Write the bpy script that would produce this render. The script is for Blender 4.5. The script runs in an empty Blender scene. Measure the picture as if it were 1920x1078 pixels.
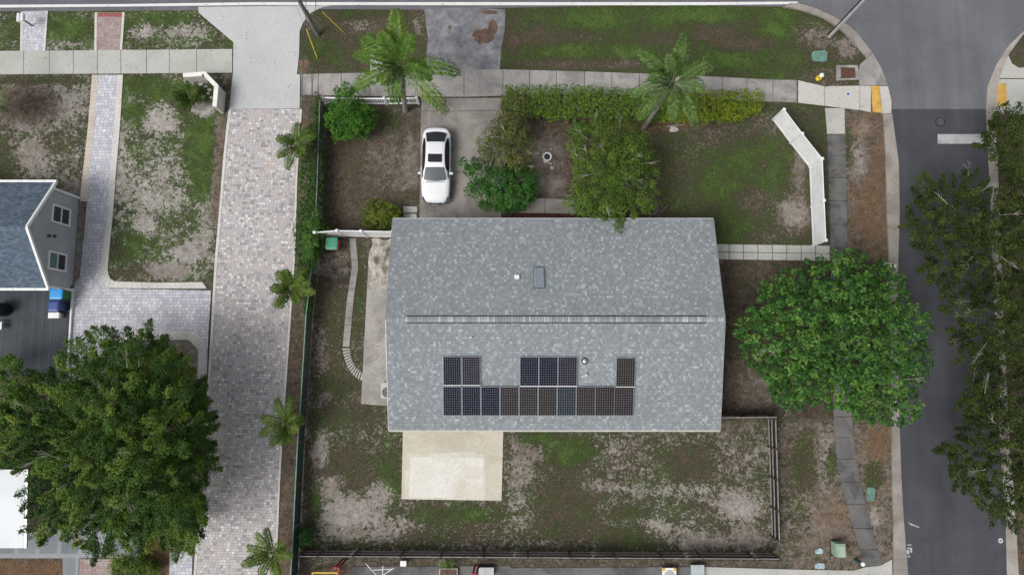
import bpy, math, random
import numpy as np
from mathutils import Vector, Matrix
random.seed(7); RNG = np.random.default_rng(11)
S = bpy.context.scene; COL = S.collection
R = math.radians
# ---------------------------------------------------------------- camera
CAMH, TILT, FPX = 43.0, R(6.2), 1280.0
cam = bpy.data.objects.new('camera', bpy.data.cameras.new('camera')); COL.objects.link(cam)
cam.location = (0, 0, CAMH); cam.rotation_euler = (TILT, 0, 0)
cam.data.sensor_width = 36; cam.data.lens = 36*FPX/1920; cam.data.clip_end = 5000
S.camera = cam
# ---------------------------------------------------------------- world, sun, exposure
SUN_EL, SUN_AZ = 54, 238          # degrees; azimuth clockwise from the top of the picture
w = bpy.data.worlds.new("World"); S.world = w; w.use_nodes = True
nt = w.node_tree; nt.nodes.clear()
sky = nt.nodes.new('ShaderNodeTexSky'); sky.sky_type = 'NISHITA'; sky.sun_disc = False
sky.sun_elevation = R(SUN_EL); sky.sun_rotation = R(SUN_AZ); sky.dust_density = 4; sky.air_density = 1.0
hs = nt.nodes.new('ShaderNodeHueSaturation'); hs.inputs['Saturation'].default_value = .26
bg = nt.nodes.new('ShaderNodeBackground'); bg.inputs['Strength'].default_value = .105
wo = nt.nodes.new('ShaderNodeOutputWorld')
nt.links.new(sky.outputs[0], hs.inputs['Color']); nt.links.new(hs.outputs[0], bg.inputs[0]); nt.links.new(bg.outputs[0], wo.inputs[0])
sl = bpy.data.lights.new('sun', 'SUN'); sl.energy = 1.4; sl.angle = R(26); sl.color = (1, .965, .92)
so = bpy.data.objects.new('sun', sl); COL.objects.link(so); so.location = (0, -20, 60)
sv = Vector((math.sin(R(SUN_AZ))*math.cos(R(SUN_EL)), math.cos(R(SUN_AZ))*math.cos(R(SUN_EL)), math.sin(R(SUN_EL))))
so.rotation_euler = sv.to_track_quat('Z', 'Y').to_euler()
S.view_settings.view_transform = 'Standard'; S.view_settings.look = 'None'; S.view_settings.exposure = .42; S.view_settings.gamma = 1
S.cycles.max_bounces = 5; S.cycles.diffuse_bounces = 3; S.cycles.transparent_max_bounces = 6; S.cycles.use_denoising = True

# ---------------------------------------------------------------- helpers
def P(px, py, z=0.0):
    """the point at height z that the photograph shows at pixel (px, py)"""
    a = (px-960)/FPX; b = (539-py)/FPX
    dy = b*math.cos(TILT)+math.sin(TILT); dz = b*math.sin(TILT)-math.cos(TILT)
    t = (CAMH-z)/-dz
    return Vector((a*t, dy*t, z))
def pxof(x, y):
    """pixel of ground points (arrays)"""
    c, s = math.cos(TILT), math.sin(TILT)
    yc = y*c - CAMH*s; zc = -y*s - CAMH*c
    return 960+FPX*x/-zc, 539-FPX*yc/-zc

ORG = {}
def tag(o, label=None, cat=None, group=None, kind=None):
    if label: o['label'] = label
    if cat: o['category'] = cat
    if group: o['group'] = group
    if kind: o['kind'] = kind
    return o
def thing(name, label, cat, loc, group=None):
    o = bpy.data.objects.new(name, None); COL.objects.link(o); o.location = loc; o.empty_display_size = .3
    ORG[o.name] = Vector(loc); return tag(o, label, cat, group)

class MB:
    def __init__(s): s.v = []; s.f = []; s.m = []; s.uv = []; s.sm = []
    def face(s, pts, m=0, uv=None, sm=False):
        k = len(s.v); s.v += [tuple(p) for p in pts]; s.f.append(tuple(range(k, k+len(pts)))); s.m.append(m); s.uv.append(uv); s.sm.append(sm)
    def grid(s, rows, m=0, sm=True, close=False):
        k = len(s.v); n = len(rows[0])
        for r in rows: s.v += [tuple(p) for p in r]
        for i in range(len(rows)-1):
            for j in range(n if close else n-1):
                j2 = (j+1) % n
                s.f.append((k+i*n+j, k+i*n+j2, k+(i+1)*n+j2, k+(i+1)*n+j)); s.m.append(m); s.uv.append(None); s.sm.append(sm)
    def prism(s, poly, z0, z1, m=0, bottom=False):
        """poly: list of (x,y[,z]) ; z1 may be None -> use each point's own z as top"""
        n = len(poly); ar = sum(poly[i][0]*poly[(i+1) % n][1]-poly[(i+1) % n][0]*poly[i][1] for i in range(n))
        if ar < 0: poly = poly[::-1]
        top = [(p[0], p[1], p[2] if z1 is None else z1) for p in poly]; bot = [(p[0], p[1], z0) for p in poly]
        s.face(top, m)
        for i in range(n): s.face([bot[i], bot[(i+1) % n], top[(i+1) % n], top[i]], m)
        if bottom: s.face(bot[::-1], m)
    def box(s, c, d, rz=0.0, m=0, rx=0.0, ry=0.0):
        M = Matrix.Translation(c) @ Matrix.Rotation(rz, 4, 'Z') @ Matrix.Rotation(rx, 4, 'X') @ Matrix.Rotation(ry, 4, 'Y')
        x, y, z = d[0]/2, d[1]/2, d[2]/2
        V = [M @ Vector(p) for p in ((-x,-y,-z),(x,-y,-z),(x,y,-z),(-x,y,-z),(-x,-y,z),(x,-y,z),(x,y,z),(-x,y,z))]
        for q in ((3,2,1,0),(4,5,6,7),(0,1,5,4),(1,2,6,5),(2,3,7,6),(3,0,4,7)): s.face([V[i] for i in q], m)
    def beam(s, a, b, wd, h, m=0):
        """box from a to b, width wd (horizontal) and height h"""
        a = Vector(a); b = Vector(b); d = (b-a); L = d.length; d.normalize()
        sd = d.cross(Vector((0,0,1)));
        if sd.length < 1e-4: sd = Vector((1,0,0))
        sd.normalize(); up = sd.cross(d); sd *= wd/2; up *= h/2
        A = [a-sd-up, a+sd-up, a+sd+up, a-sd+up]; B = [p+(b-a) for p in A]
        s.face(A, m); s.face(B[::-1], m)
        for i in range(4): j = (i+1) % 4; s.face([A[j], A[i], B[i], B[j]], m)
    def tube(s, pts, rad, n=8, m=0, cap=True):
        pts = [Vector(p) for p in pts]; rows = []
        for i, p in enumerate(pts):
            d = (pts[min(i+1, len(pts)-1)]-pts[max(i-1, 0)]).normalized()
            a = d.cross(Vector((0,0,1)) if abs(d.z) < .9 else Vector((1,0,0))).normalized(); b = d.cross(a)
            r = rad[i] if hasattr(rad, '__len__') else rad
            rows.append([p+(a*math.cos(t*2*math.pi/n)+b*math.sin(t*2*math.pi/n))*r for t in range(n)])
        s.grid(rows, m, True, True)
        if cap: s.face(rows[0], m); s.face(rows[-1][::-1], m)
    def lathe(s, c, prof, n=20, m=0):
        s.grid([[(c[0]+r*math.cos(t*2*math.pi/n), c[1]+r*math.sin(t*2*math.pi/n), c[2]+z) for t in range(n)] for r, z in prof], m, True, True)
        r, z = prof[-1]
        if r > .001: s.face([(c[0]+r*math.cos(t*2*math.pi/n), c[1]+r*math.sin(t*2*math.pi/n), c[2]+z) for t in range(n)], m)
    def build(s, name, mats, parent=None, **kw):
        me = bpy.data.meshes.new(name)
        V = np.array(s.v, dtype=float)
        if parent is not None: o0 = ORG[parent.name]
        else: o0 = Vector(((V[:,0].min()+V[:,0].max())/2, (V[:,1].min()+V[:,1].max())/2, V[:,2].min()))
        V = V-np.array(o0)
        me.from_pydata([tuple(p) for p in V], [], s.f)
        for mt in (mats if isinstance(mats, (list, tuple)) else [mats]): me.materials.append(mt)
        me.polygons.foreach_set('material_index', s.m); me.polygons.foreach_set('use_smooth', s.sm)
        if any(u is not None for u in s.uv):
            l = me.uv_layers.new(name='UVMap'); d = []
            for f, u in zip(s.f, s.uv): d += [c for q in (u or [(0, 0)]*len(f)) for c in q]
            l.data.foreach_set('uv', d)
        me.update()
        o = bpy.data.objects.new(name, me); COL.objects.link(o); ORG[o.name] = Vector(o0)
        if parent is not None: o.parent = parent
        else: o.location = o0
        return tag(o, **kw)

# ---------------------------------------------------------------- node helpers
class NT:
    def __init__(s, name, rough=.85, spec=.3):
        s.mat = bpy.data.materials.new(name); s.mat.use_nodes = True; s.t = s.mat.node_tree
        s.b = s.t.nodes['Principled BSDF']; s.b.inputs['Roughness'].default_value = rough
        s.b.inputs['Specular IOR Level'].default_value = spec
    def n(s, typ, **kw):
        x = s.t.nodes.new(typ)
        for k, v in kw.items(): setattr(x, k, v)
        return x
    def l(s, a, b): s.t.links.new(a, b)
    def put(s, sock, v):
        if isinstance(v, (int, float)): sock.default_value = v
        elif isinstance(v, (tuple, list)): sock.default_value = tuple(v)+((1,) if len(v) == 3 and len(sock.default_value) == 4 else ())
        else: s.l(v, sock)
    def pos(s):
        return s.n('ShaderNodeNewGeometry').outputs['Position']
    def noise(s, vec, scale, detail=5, rough=.55, dist=0.0, off=0):
        x = s.n('ShaderNodeTexNoise'); x.inputs['Scale'].default_value = scale; x.inputs['Detail'].default_value = detail
        x.inputs['Roughness'].default_value = rough; x.inputs['Distortion'].default_value = dist
        if off:
            a = s.n('ShaderNodeVectorMath', operation='ADD'); s.l(vec, a.inputs[0]); a.inputs[1].default_value = (off, off*.7, off*.3); vec = a.outputs[0]
        s.l(vec, x.inputs['Vector']); return x.outputs['Fac']
    def m(s, op, a, b=0.0, c=None, clamp=False):
        x = s.n('ShaderNodeMath', operation=op); x.use_clamp = clamp; s.put(x.inputs[0], a); s.put(x.inputs[1], b)
        if c is not None: s.put(x.inputs[2], c)
        return x.outputs[0]
    def rng(s, v, a, b, c=0.0, d=1.0):
        x = s.n('ShaderNodeMapRange'); x.interpolation_type = 'SMOOTHSTEP'
        s.put(x.inputs[0], v); s.put(x.inputs[1], a); s.put(x.inputs[2], b); s.put(x.inputs[3], c); s.put(x.inputs[4], d); return x.outputs[0]
    def mix(s, f, a, b, mode='MIX'):
        x = s.n('ShaderNodeMix', data_type='RGBA', blend_type=mode); s.put(x.inputs[0], f); s.put(x.inputs[6], a); s.put(x.inputs[7], b); return x.outputs[2]
    def ramp(s, f, stops, interp='LINEAR'):
        x = s.n('ShaderNodeValToRGB'); x.color_ramp.interpolation = interp; e = x.color_ramp.elements
        while len(e) < len(stops): e.new(.5)
        for q, (p, c) in zip(e, stops): q.position = p; q.color = tuple(c)+(1,)
        s.put(x.inputs[0], f); return x.outputs[0]
    def bump(s, h, strength=.3, dist=.02):
        x = s.n('ShaderNodeBump'); x.inputs['Strength'].default_value = strength; x.inputs['Distance'].default_value = dist
        s.l(h, x.inputs['Height']); s.l(x.outputs[0], s.b.inputs['Normal'])
    def col(s, c): s.put(s.b.inputs['Base Color'], c)

def simple(name, c, rough=.6, metal=0.0, spec=.4, var=.06, scale=3.0, coat=0.0):
    g = NT(name, rough, spec); p = g.pos(); f = g.noise(p, scale, 6)
    v = g.rng(f, .3, .7, 1-var*2, 1+var)
    x = g.n('ShaderNodeVectorMath', operation='SCALE'); x.inputs[0].default_value = c; g.l(v, x.inputs['Scale'])
    g.l(x.outputs[0], g.b.inputs['Base Color']); g.b.inputs['Metallic'].default_value = metal; g.b.inputs['Coat Weight'].default_value = coat
    return g.mat
def concrete(name, c, stain=(.5, .5, .5), amt=.5, scale=.35, speck=.5, line=None, bump=.25, off=0):
    """mottled concrete: broad blotches toward c*stain, fine grain, dark pits"""
    g = NT(name, .9, .25); p = g.pos()
    a = g.noise(p, scale, 7, .62, .6, off+1); b = g.noise(p, 9, 6, .7); d = g.noise(p, 38, 3, .6)
    k = g.m('MULTIPLY', g.rng(a, .38, .68), amt)
    x = g.mix(k, c, tuple(c[i]*stain[i] for i in range(3)))
    if line: # pale scrape marks
        e = g.noise(p, 1.3, 3, .5, 1.6, 5); x = g.mix(g.m('MULTIPLY', g.rng(g.m('ABSOLUTE', g.m('SUBTRACT', e, .5)), .022, .0), .55), x, line)
    x = g.mix(1.0, x, g.ramp(b, [(.25, (.78,)*3), (.75, (1.12,)*3)]), 'MULTIPLY')
    x = g.mix(g.m('MULTIPLY', g.rng(d, .62, .75), speck), x, (c[0]*.45, c[1]*.45, c[2]*.42))
    g.col(x); g.bump(g.m('ADD', b, d), bump, .01); return g.mat
def cells(name, cw, ch, stops, joint, jw=.06, rot=0.0, uv=False, patch=None, rough=.9, rowvar=.5, dirt=.25, slope=None):
    """rows of blocks with a random colour each; stops = constant-ish ramp over a random value"""
    g = NT(name, rough, .25)
    if uv: src = g.n('ShaderNodeUVMap').outputs[0]
    else:
        mp = g.n('ShaderNodeMapping'); mp.inputs['Rotation'].default_value = (0, 0, rot); g.l(g.pos(), mp.inputs[0]); src = mp.outputs[0]
    sp = g.n('ShaderNodeSeparateXYZ'); g.l(src, sp.inputs[0]); X, Y = sp.outputs[0], sp.outputs[1]
    v = g.m('DIVIDE', Y, ch); row = g.m('FLOOR', v); fv = g.m('FRACT', v)
    wn = g.n('ShaderNodeTexWhiteNoise', noise_dimensions='1D'); g.l(row, wn.inputs['W'])
    u = g.m('ADD', g.m('DIVIDE', X, g.m('MULTIPLY_ADD', wn.outputs['Value'], cw*rowvar, cw*(1-rowvar/2))), g.m('MULTIPLY', wn.outputs['Value'], 37.0))
    colm = g.m('FLOOR', u); fu = g.m('FRACT', u)
    cb = g.n('ShaderNodeCombineXYZ'); g.l(colm, cb.inputs[0]); g.l(row, cb.inputs[1])
    w2 = g.n('ShaderNodeTexWhiteNoise', noise_dimensions='2D'); g.l(cb.outputs[0], w2.inputs['Vector'])
    val = w2.outputs['Value']
    if patch: val = g.m('ADD', g.m('MULTIPLY', val, 1-patch), g.m('MULTIPLY', g.rng(g.noise(src, .9, 5, .6), .3, .7), patch))
    c = g.ramp(val, stops)
    if slope:   # shingles: a shadow line painted under each course
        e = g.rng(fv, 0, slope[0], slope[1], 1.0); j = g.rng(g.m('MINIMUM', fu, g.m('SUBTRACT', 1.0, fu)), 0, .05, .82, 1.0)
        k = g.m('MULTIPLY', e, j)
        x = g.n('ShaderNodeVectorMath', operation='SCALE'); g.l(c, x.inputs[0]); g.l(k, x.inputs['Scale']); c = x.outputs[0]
        h = g.m('ADD', g.m('MULTIPLY', fv, -1.0), g.m('MULTIPLY', w2.outputs['Value'], .3))
    else:
        e = g.m('MINIMUM', g.m('MINIMUM', fu, g.m('SUBTRACT', 1.0, fu)), g.m('MINIMUM', fv, g.m('SUBTRACT', 1.0, fv)))
        h = g.rng(e, 0, jw*1.6); c = g.mix(g.rng(e, jw*.4, jw*1.4), joint, c)
    big = g.noise(src, .22, 6, .6, .5, 3); fine = g.noise(src, 22, 4, .7)
    c = g.mix(1.0, c, g.ramp(big, [(.3, (1-dirt,)*3), (.7, (1+dirt*.35,)*3)]), 'MULTIPLY')
    c = g.mix(1.0, c, g.ramp(fine, [(.25, (.86,)*3), (.75, (1.1,)*3)]), 'MULTIPLY')
    g.col(c); g.bump(h, .35, .008); return g.mat
def leafmat(name, trans=.3, rough=.6, spec=.18):
    g = NT(name, rough, spec); a = g.n('ShaderNodeAttribute', attribute_name='tint')
    g.l(a.outputs['Color'], g.b.inputs['Base Color'])
    tr = g.n('ShaderNodeBsdfTranslucent'); g.l(a.outputs['Color'], tr.inputs[0]); mx = g.n('ShaderNodeMixShader'); mx.inputs[0].default_value = trans
    g.l(g.b.outputs[0], mx.inputs[1]); g.l(tr.outputs[0], mx.inputs[2]); g.l(mx.outputs[0], g.t.nodes['Material Output'].inputs[0]); return g.mat
def asphalt(name, c, blot=.25, off=0):
    g = NT(name, .88, .3); p = g.pos(); a = g.noise(p, .3, 6, .6, .4, off+2); b = g.noise(p, 30, 5, .75)
    mp = g.n('ShaderNodeMapping'); mp.inputs['Scale'].default_value = (1.4, .07, 1); g.l(p, mp.inputs[0]); st = g.noise(mp.outputs[0], 1.0, 4, .5)
    x = g.mix(1.0, c, g.ramp(a, [(.3, (1-blot,)*3), (.7, (1+blot*.5,)*3)]), 'MULTIPLY')
    x = g.mix(1.0, x, g.ramp(st, [(.3, (.9,)*3), (.7, (1.08,)*3)]), 'MULTIPLY')
    x = g.mix(1.0, x, g.ramp(b, [(.3, (.72,)*3), (.7, (1.22,)*3)]), 'MULTIPLY')
    vo = g.n('ShaderNodeTexVoronoi', feature='DISTANCE_TO_EDGE'); vo.inputs['Scale'].default_value = .16; d = g.n('ShaderNodeVectorMath', operation='ADD'); g.l(p, d.inputs[0])
    nz = g.n('ShaderNodeTexNoise'); nz.inputs['Scale'].default_value = .9; nz.inputs['Detail'].default_value = 6; g.l(p, nz.inputs['Vector']); g.l(nz.outputs['Color'], d.inputs[1]); g.l(d.outputs[0], vo.inputs['Vector'])
    ck = g.m('MULTIPLY', g.rng(vo.outputs['Distance'], .0035, .001), g.rng(g.noise(p, .35, 3, .5, 0, off+30), .5, .6)); x = g.mix(g.m('MULTIPLY', ck, .55), x, (c[0]*.35, c[1]*.35, c[2]*.35))
    sp_ = g.noise(p, 1.7, 5, .7, .3, off+40); x = g.mix(g.m('MULTIPLY', g.rng(sp_, .66, .76), .45), x, (c[0]*.5, c[1]*.5, c[2]*.5)); x = g.mix(g.m('MULTIPLY', g.rng(g.noise(p, 16, 2, .5, 0, off+50), .7, .74), .5), x, (c[0]*2, c[1]*1.9, c[2]*1.7))
    g.col(x); g.bump(b, .3, .006); return g.mat
# ---------------------------------------------------------------- ground painted with cover fields: G grass, V green, S sand, O orange litter
def fields(px, py):
    F = {k: np.full(px.shape, v) for k, v in dict(G=.55, V=.4, S=.45, O=.15).items()}
    def sg(x, s): return 1/(1+np.exp(-np.clip(x/s, -30, 30)))
    def rect(x0, y0, x1, y1, G=None, V=None, S=None, O=None, s=3, sl=0.0):
        xx = px-sl*(py-y0)
        k = sg(xx-x0, s)*sg(x1-xx, s)*sg(py-y0, s)*sg(y1-py, s)
        for n, v in dict(G=G, V=V, S=S, O=O).items():
            if v is not None: F[n] = F[n]*(1-k)+v*k
    def blob(cx, cy, rx, ry, G=None, V=None, S=None, O=None, a=1.0, p=1.5):
        d = ((px-cx)/rx)**2+((py-cy)/ry)**2; k = a*np.exp(-d**p)
        for n, v in dict(G=G, V=V, S=S, O=O).items():
            if v is not None: F[n] = F[n]*(1-k)+v*k
    # strips by the road
    rect(-200, 0, 445, 97, .68, .72, .8, .05)
    blob(130, 55, 45, 22, G=.95, V=.85); blob(300, 40, 70, 16, G=.92, V=.8); blob(350, 62, 50, 18, G=.4); blob(20, 60, 22, 30, G=.8, V=.7); blob(270, 60, 34, 16, G=.4); blob(110, 85, 60, 10, G=.5)
    rect(560, 8, 802, 139, .82, .4, .35, .2)
    blob(645, 25, 90, 10, G=.95, V=.6); blob(680, 50, 50, 14, G=.55, V=.25, S=.65); blob(735, 62, 40, 22, G=.7, V=.12, S=.3, O=.35); blob(600, 95, 40, 30, G=.97, V=.7); blob(575, 35, 18, 25, G=.5, S=.6)
    blob(568, 125, 16, 16, G=.2, S=.35, O=.7); blob(785, 45, 16, 30, G=.55, V=.5, S=.55)
    rect(938, 5, 1640, 153, .97, .68, .3, .12)
    for a in ((1010, 70, 40, 30), (1240, 90, 55, 34), (1080, 65, 40, 18), (1350, 60, 60, 24), (1400, 85, 50, 16), (960, 60, 20, 40)): blob(*a, G=.9, V=.3, S=.22)
    for a in ((1130, 40, 60, 22), (1190, 100, 60, 18), (1300, 30, 90, 16), (1060, 95, 60, 12), (1460, 50, 50, 30), (1370, 110, 50, 14)): blob(*a, G=1, V=.95)
    blob(1060, 122, 90, 10, G=.7, V=.2, S=.4, O=.3); blob(1170, 120, 40, 10, G=.55, V=.2, S=.4)
    blob(1530, 70, 45, 32, G=.45, V=.3, S=.5, O=.3); blob(1590, 90, 26, 28, G=.35, V=.3, S=.55, O=.3); blob(1550, 140, 55, 16, G=.5, V=.3, S=.35, O=.4); blob(1480, 110, 40, 24, G=.9, V=.65)
    # left lots
    rect(-200, 140, 172, 345, .54, .55, .74, .1); rect(120, 340, 158, 560, .15, .3, .6, .4)
    blob(45, 195, 60, 42, G=.18, V=.2, S=.12, O=.25); blob(60, 150, 120, 8, G=.85, V=.45); blob(0, 310, 30, 60, G=.75, V=.5, S=.3); blob(130, 255, 40, 30, G=.62, V=.5); blob(95, 280, 40, 20, G=.75, V=.5); blob(120, 195, 40, 30, G=.38); blob(60, 290, 30, 30, G=.25, S=.6)
    rect(205, 140, 418, 528, .63, .75, .84, .05, sl=-.045)
    for a in ((385, 250, 34, 55), (360, 300, 30, 30), (380, 340, 24, 30), (320, 170, 60, 18), (260, 155, 40, 14), (250, 210, 26, 18)): blob(*a, G=.95, V=.9)
    blob(395, 270, 16, 110, G=1, V=.95); blob(365, 190, 34, 30, G=.85, V=.7); blob(300, 225, 30, 26, G=.22); blob(295, 370, 44, 30, G=.2); blob(330, 350, 24, 16, G=.5); blob(275, 420, 24, 16, G=.18); blob(350, 470, 30, 30, G=.22, S=.8); blob(250, 460, 16, 22, G=.9, V=.8)
    blob(228, 475, 16, 26, G=.9, V=.7); blob(255, 510, 44, 14, G=.7, V=.35, O=.35, S=.4); blob(320, 510, 50, 16, G=.2, S=.62); blob(245, 350, 26, 46, G=.42); blob(382, 205, 22, 16, G=.1, S=.9); blob(225, 300, 10, 120, G=.4)
    blob(310, 330, 40, 60, G=.45); blob(330, 430, 30, 40, G=.6); blob(385, 440, 14, 60, G=.35, S=.7)
    rect(404, 215, 426, 420, .3, .4, .35, .55, sl=-.06)
    rect(230, 636, 378, 760, .12, .3, .5, .05)
    rect(-200, 690, 330, 1200, .2, .3, .2, .2); rect(-200, 1048, 118, 1200, .12, .2, .15, .75); rect(268, 1010, 318, 1200, .1, .2, .1, .95)
    # planting strip along the fence
    rect(520, 200, 612, 1110, .3, .35, .28, .5, sl=-.06)
    rect(563, 138, 604, 230, .35, .35, .25, .35)
    # front yard left of the driveway
    rect(600, 180, 795, 455, .5, .3, .22, .25)
    blob(700, 225, 55, 18, G=.92, V=.55); blob(700, 290, 60, 40, G=.35, V=.2, S=.32, O=.35); blob(745, 330, 40, 45, G=.45, V=.25, S=.38); blob(640, 330, 36, 70, G=.3, V=.15, S=.15, O=.4); blob(770, 310, 16, 60, G=.1, S=.42, O=.3); blob(660, 300, 26, 40, G=.75, V=.25); blob(770, 365, 20, 12, G=.8, V=.45)
    # beds either side of the walk
    rect(940, 205, 1090, 420, .08, .2, .1, .38); blob(1020, 290, 36, 34, G=.05, S=.6, O=.1); blob(1030, 345, 34, 26, G=.04, S=.5, O=.2)
    rect(1080, 205, 1245, 420, .3, .3, .12, .35)
    rect(1236, 195, 1550, 462, .84, .55, .3, .18)
    rect(1090, 222, 1330, 248, .12, .2, .12, .65); blob(1340, 250, 60, 26, G=.55, V=.35, S=.3); blob(1290, 300, 30, 50, G=.7, V=.5, S=.4); blob(1340, 350, 30, 50, G=.97, V=.85); blob(1400, 320, 50, 50, G=.95, V=.8); blob(1380, 410, 30, 50, G=.97, V=.85); blob(1450, 310, 36, 50, G=.9, V=.7)
    blob(1415, 380, 40, 26, G=.55, V=.3, O=.35); blob(1490, 400, 34, 40, G=.22, V=.3, S=.62, O=.15); blob(1500, 320, 18, 60, G=.3, S=.4, O=.4); blob(1440, 230, 50, 22, G=.55, V=.4, S=.4, O=.2); blob(1290, 400, 36, 40, G=.85, V=.5); blob(1515, 235, 24, 26, G=.75, V=.45); blob(1440, 440, 30, 16, G=.6, V=.45, S=.4, O=.3)
    # verge right
    rect(1585, 205, 1668, 500, .3, .3, .3, .62, sl=.02); blob(1595, 280, 12, 40, G=.85, V=.6); blob(1610, 300, 18, 40, G=.3, S=.65, O=.2); blob(1615, 240, 20, 16, G=.3, S=.7); blob(1640, 380, 24, 70, G=.2, O=.75)
    rect(1350, 488, 1700, 790, .45, .35, .1, .25); blob(1440, 510, 60, 18, G=.45, V=.3, S=.2, O=.5); blob(1420, 720, 60, 46, G=.15, S=.3, O=.05)
    # yard left of the house
    rect(583, 455, 735, 830, .64, .42, .48, .12)
    blob(625, 500, 40, 30, G=.4, V=.35, S=.55); blob(672, 530, 8, 80, G=.95, V=.6); blob(620, 590, 30, 60, G=.8, V=.4); blob(630, 720, 40, 22, G=.95, V=.6); blob(600, 650, 12, 60, G=.4, S=.6); blob(605, 745, 14, 20, G=.35); blob(650, 780, 60, 20, G=.85, V=.5); blob(600, 455, 26, 18, G=.2, S=.2, O=.4)
    # back yard
    rect(568, 806, 1448, 1042, .63, .48, .64, .08)
    blob(650, 880, 60, 40, G=.9, V=.35, S=.3, O=.2); blob(730, 900, 22, 60, G=.97, V=.7); blob(600, 850, 18, 30, G=.3, S=.62); blob(620, 910, 26, 26, G=.32, S=.62); blob(650, 965, 60, 34, G=.14, S=.78); blob(710, 930, 30, 26, G=.3, S=.7); blob(740, 985, 60, 22, G=.36, S=.7); blob(590, 950, 14, 26, G=.95, V=.75); blob(680, 1000, 60, 14, G=.3, S=.6); blob(850, 965, 90, 18, G=.97, V=.7); blob(840, 1000, 80, 18, G=.85, V=.35)
    blob(900, 1015, 50, 14, G=.6, V=.3); blob(985, 850, 30, 20, G=.3, V=.3, S=.5, O=.25); blob(975, 895, 24, 26, G=.3, S=.6, O=.1); blob(1070, 850, 50, 34, G=.97, V=.8); blob(1010, 820, 30, 14, G=1, V=.8); blob(1060, 950, 60, 60, G=.95, V=.35, S=.3); blob(1170, 860, 50, 22, G=.55, S=.7); blob(1130, 910, 50, 12, G=.4, S=.65); blob(1290, 870, 50, 34, G=.95, V=.35); blob(1200, 920, 30, 12, G=.4, S=.7); blob(1300, 920, 60, 16, G=.55, V=.6, S=.8); blob(1390, 850, 50, 40, G=.52, V=.45, S=.62); blob(1390, 950, 46, 26, G=.2, S=.72); blob(1240, 985, 30, 22, G=.3, S=.8); blob(1260, 960, 60, 20, G=.6, V=.7, S=.7)
    blob(1180, 1010, 60, 22, G=.92, V=.6); blob(1310, 1015, 50, 18, G=.3, S=.6); blob(1400, 1010, 40, 26, G=.3, S=.5, O=.2); blob(1030, 1020, 60, 10, G=.5, O=.3); blob(1180, 960, 30, 14, G=.98, V=.7); blob(975, 960, 20, 34, G=.5, S=.7)
    # verge lower right
    rect(1462, 788, 1694, 1070, .4, .4, .42, .5, sl=.04); blob(1505, 870, 26, 60, G=.85, V=.5, S=.3); blob(1550, 860, 20, 60, G=.45, S=.65, O=.2); blob(1500, 960, 26, 50, G=.55, V=.5, S=.6); blob(1560, 870, 10, 30, G=.9, V=.6); blob(1640, 890, 20, 26, G=.85, V=.6); blob(1650, 830, 26, 34, G=.2, O=.8, S=.3); blob(1560, 980, 40, 50, G=.25, O=.6, S=.45); blob(1640, 970, 18, 20, G=.35, S=.7, O=.3)
    rect(555, 1050, 1470, 1200, .45, .25, .28, .15)
    rect(1868, 20, 2200, 1200, .3, .3, .15, .5); blob(1908, 90, 20, 40, G=.9, V=.4, S=.4)
    # worn and weedy unevenness, in patches half a metre to three metres across
    return F
def ground_mesh():
    xs = np.concatenate([[-900, -300, -100, -60], np.arange(-40, 40.01, .2), [60, 100, 300, 900]])
    ys = np.concatenate([[-900, -300, -100, -40], np.arange(-18, 28.01, .2), [50, 100, 300, 900]])
    X, Y = np.meshgrid(xs, ys); px, py = pxof(X.ravel(), Y.ravel())
    far = (np.abs(X.ravel()) > 45) | (np.abs(Y.ravel()) > 35)
    F = fields(np.where(far, -150, px), np.where(far, 400, py))
    me = bpy.data.meshes.new('ground'); ny, nx = X.shape
    V = np.stack([X.ravel(), Y.ravel(), np.zeros(X.size)], 1)
    # gentle lumps, a few centimetres, always below the paving
    V[:, 2] = -.02+.012*np.sin(V[:, 0]*1.7+np.sin(V[:, 1]*1.3))*np.cos(V[:, 1]*1.9)
    i = np.arange((ny-1)*(nx-1)); r = i//(nx-1); c = i % (nx-1); a = r*nx+c
    f = np.stack([a, a+1, a+nx+1, a+nx], 1)
    me.vertices.add(len(V)); me.vertices.foreach_set('co', V.ravel()); me.loops.add(f.size); me.loops.foreach_set('vertex_index', f.ravel())
    me.polygons.add(len(f)); me.polygons.foreach_set('loop_start', np.arange(len(f))*4); me.polygons.foreach_set('use_smooth', np.ones(len(f), bool))
    me.update(calc_edges=True)
    at = me.attributes.new('cover', 'FLOAT_COLOR', 'POINT')
    at.data.foreach_set('color', np.stack([F['G'], F['V'], F['S'], F['O']], 1).astype('f').ravel())
    o = bpy.data.objects.new('ground', me); COL.objects.link(o); tag(o, kind='structure'); return o
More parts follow.
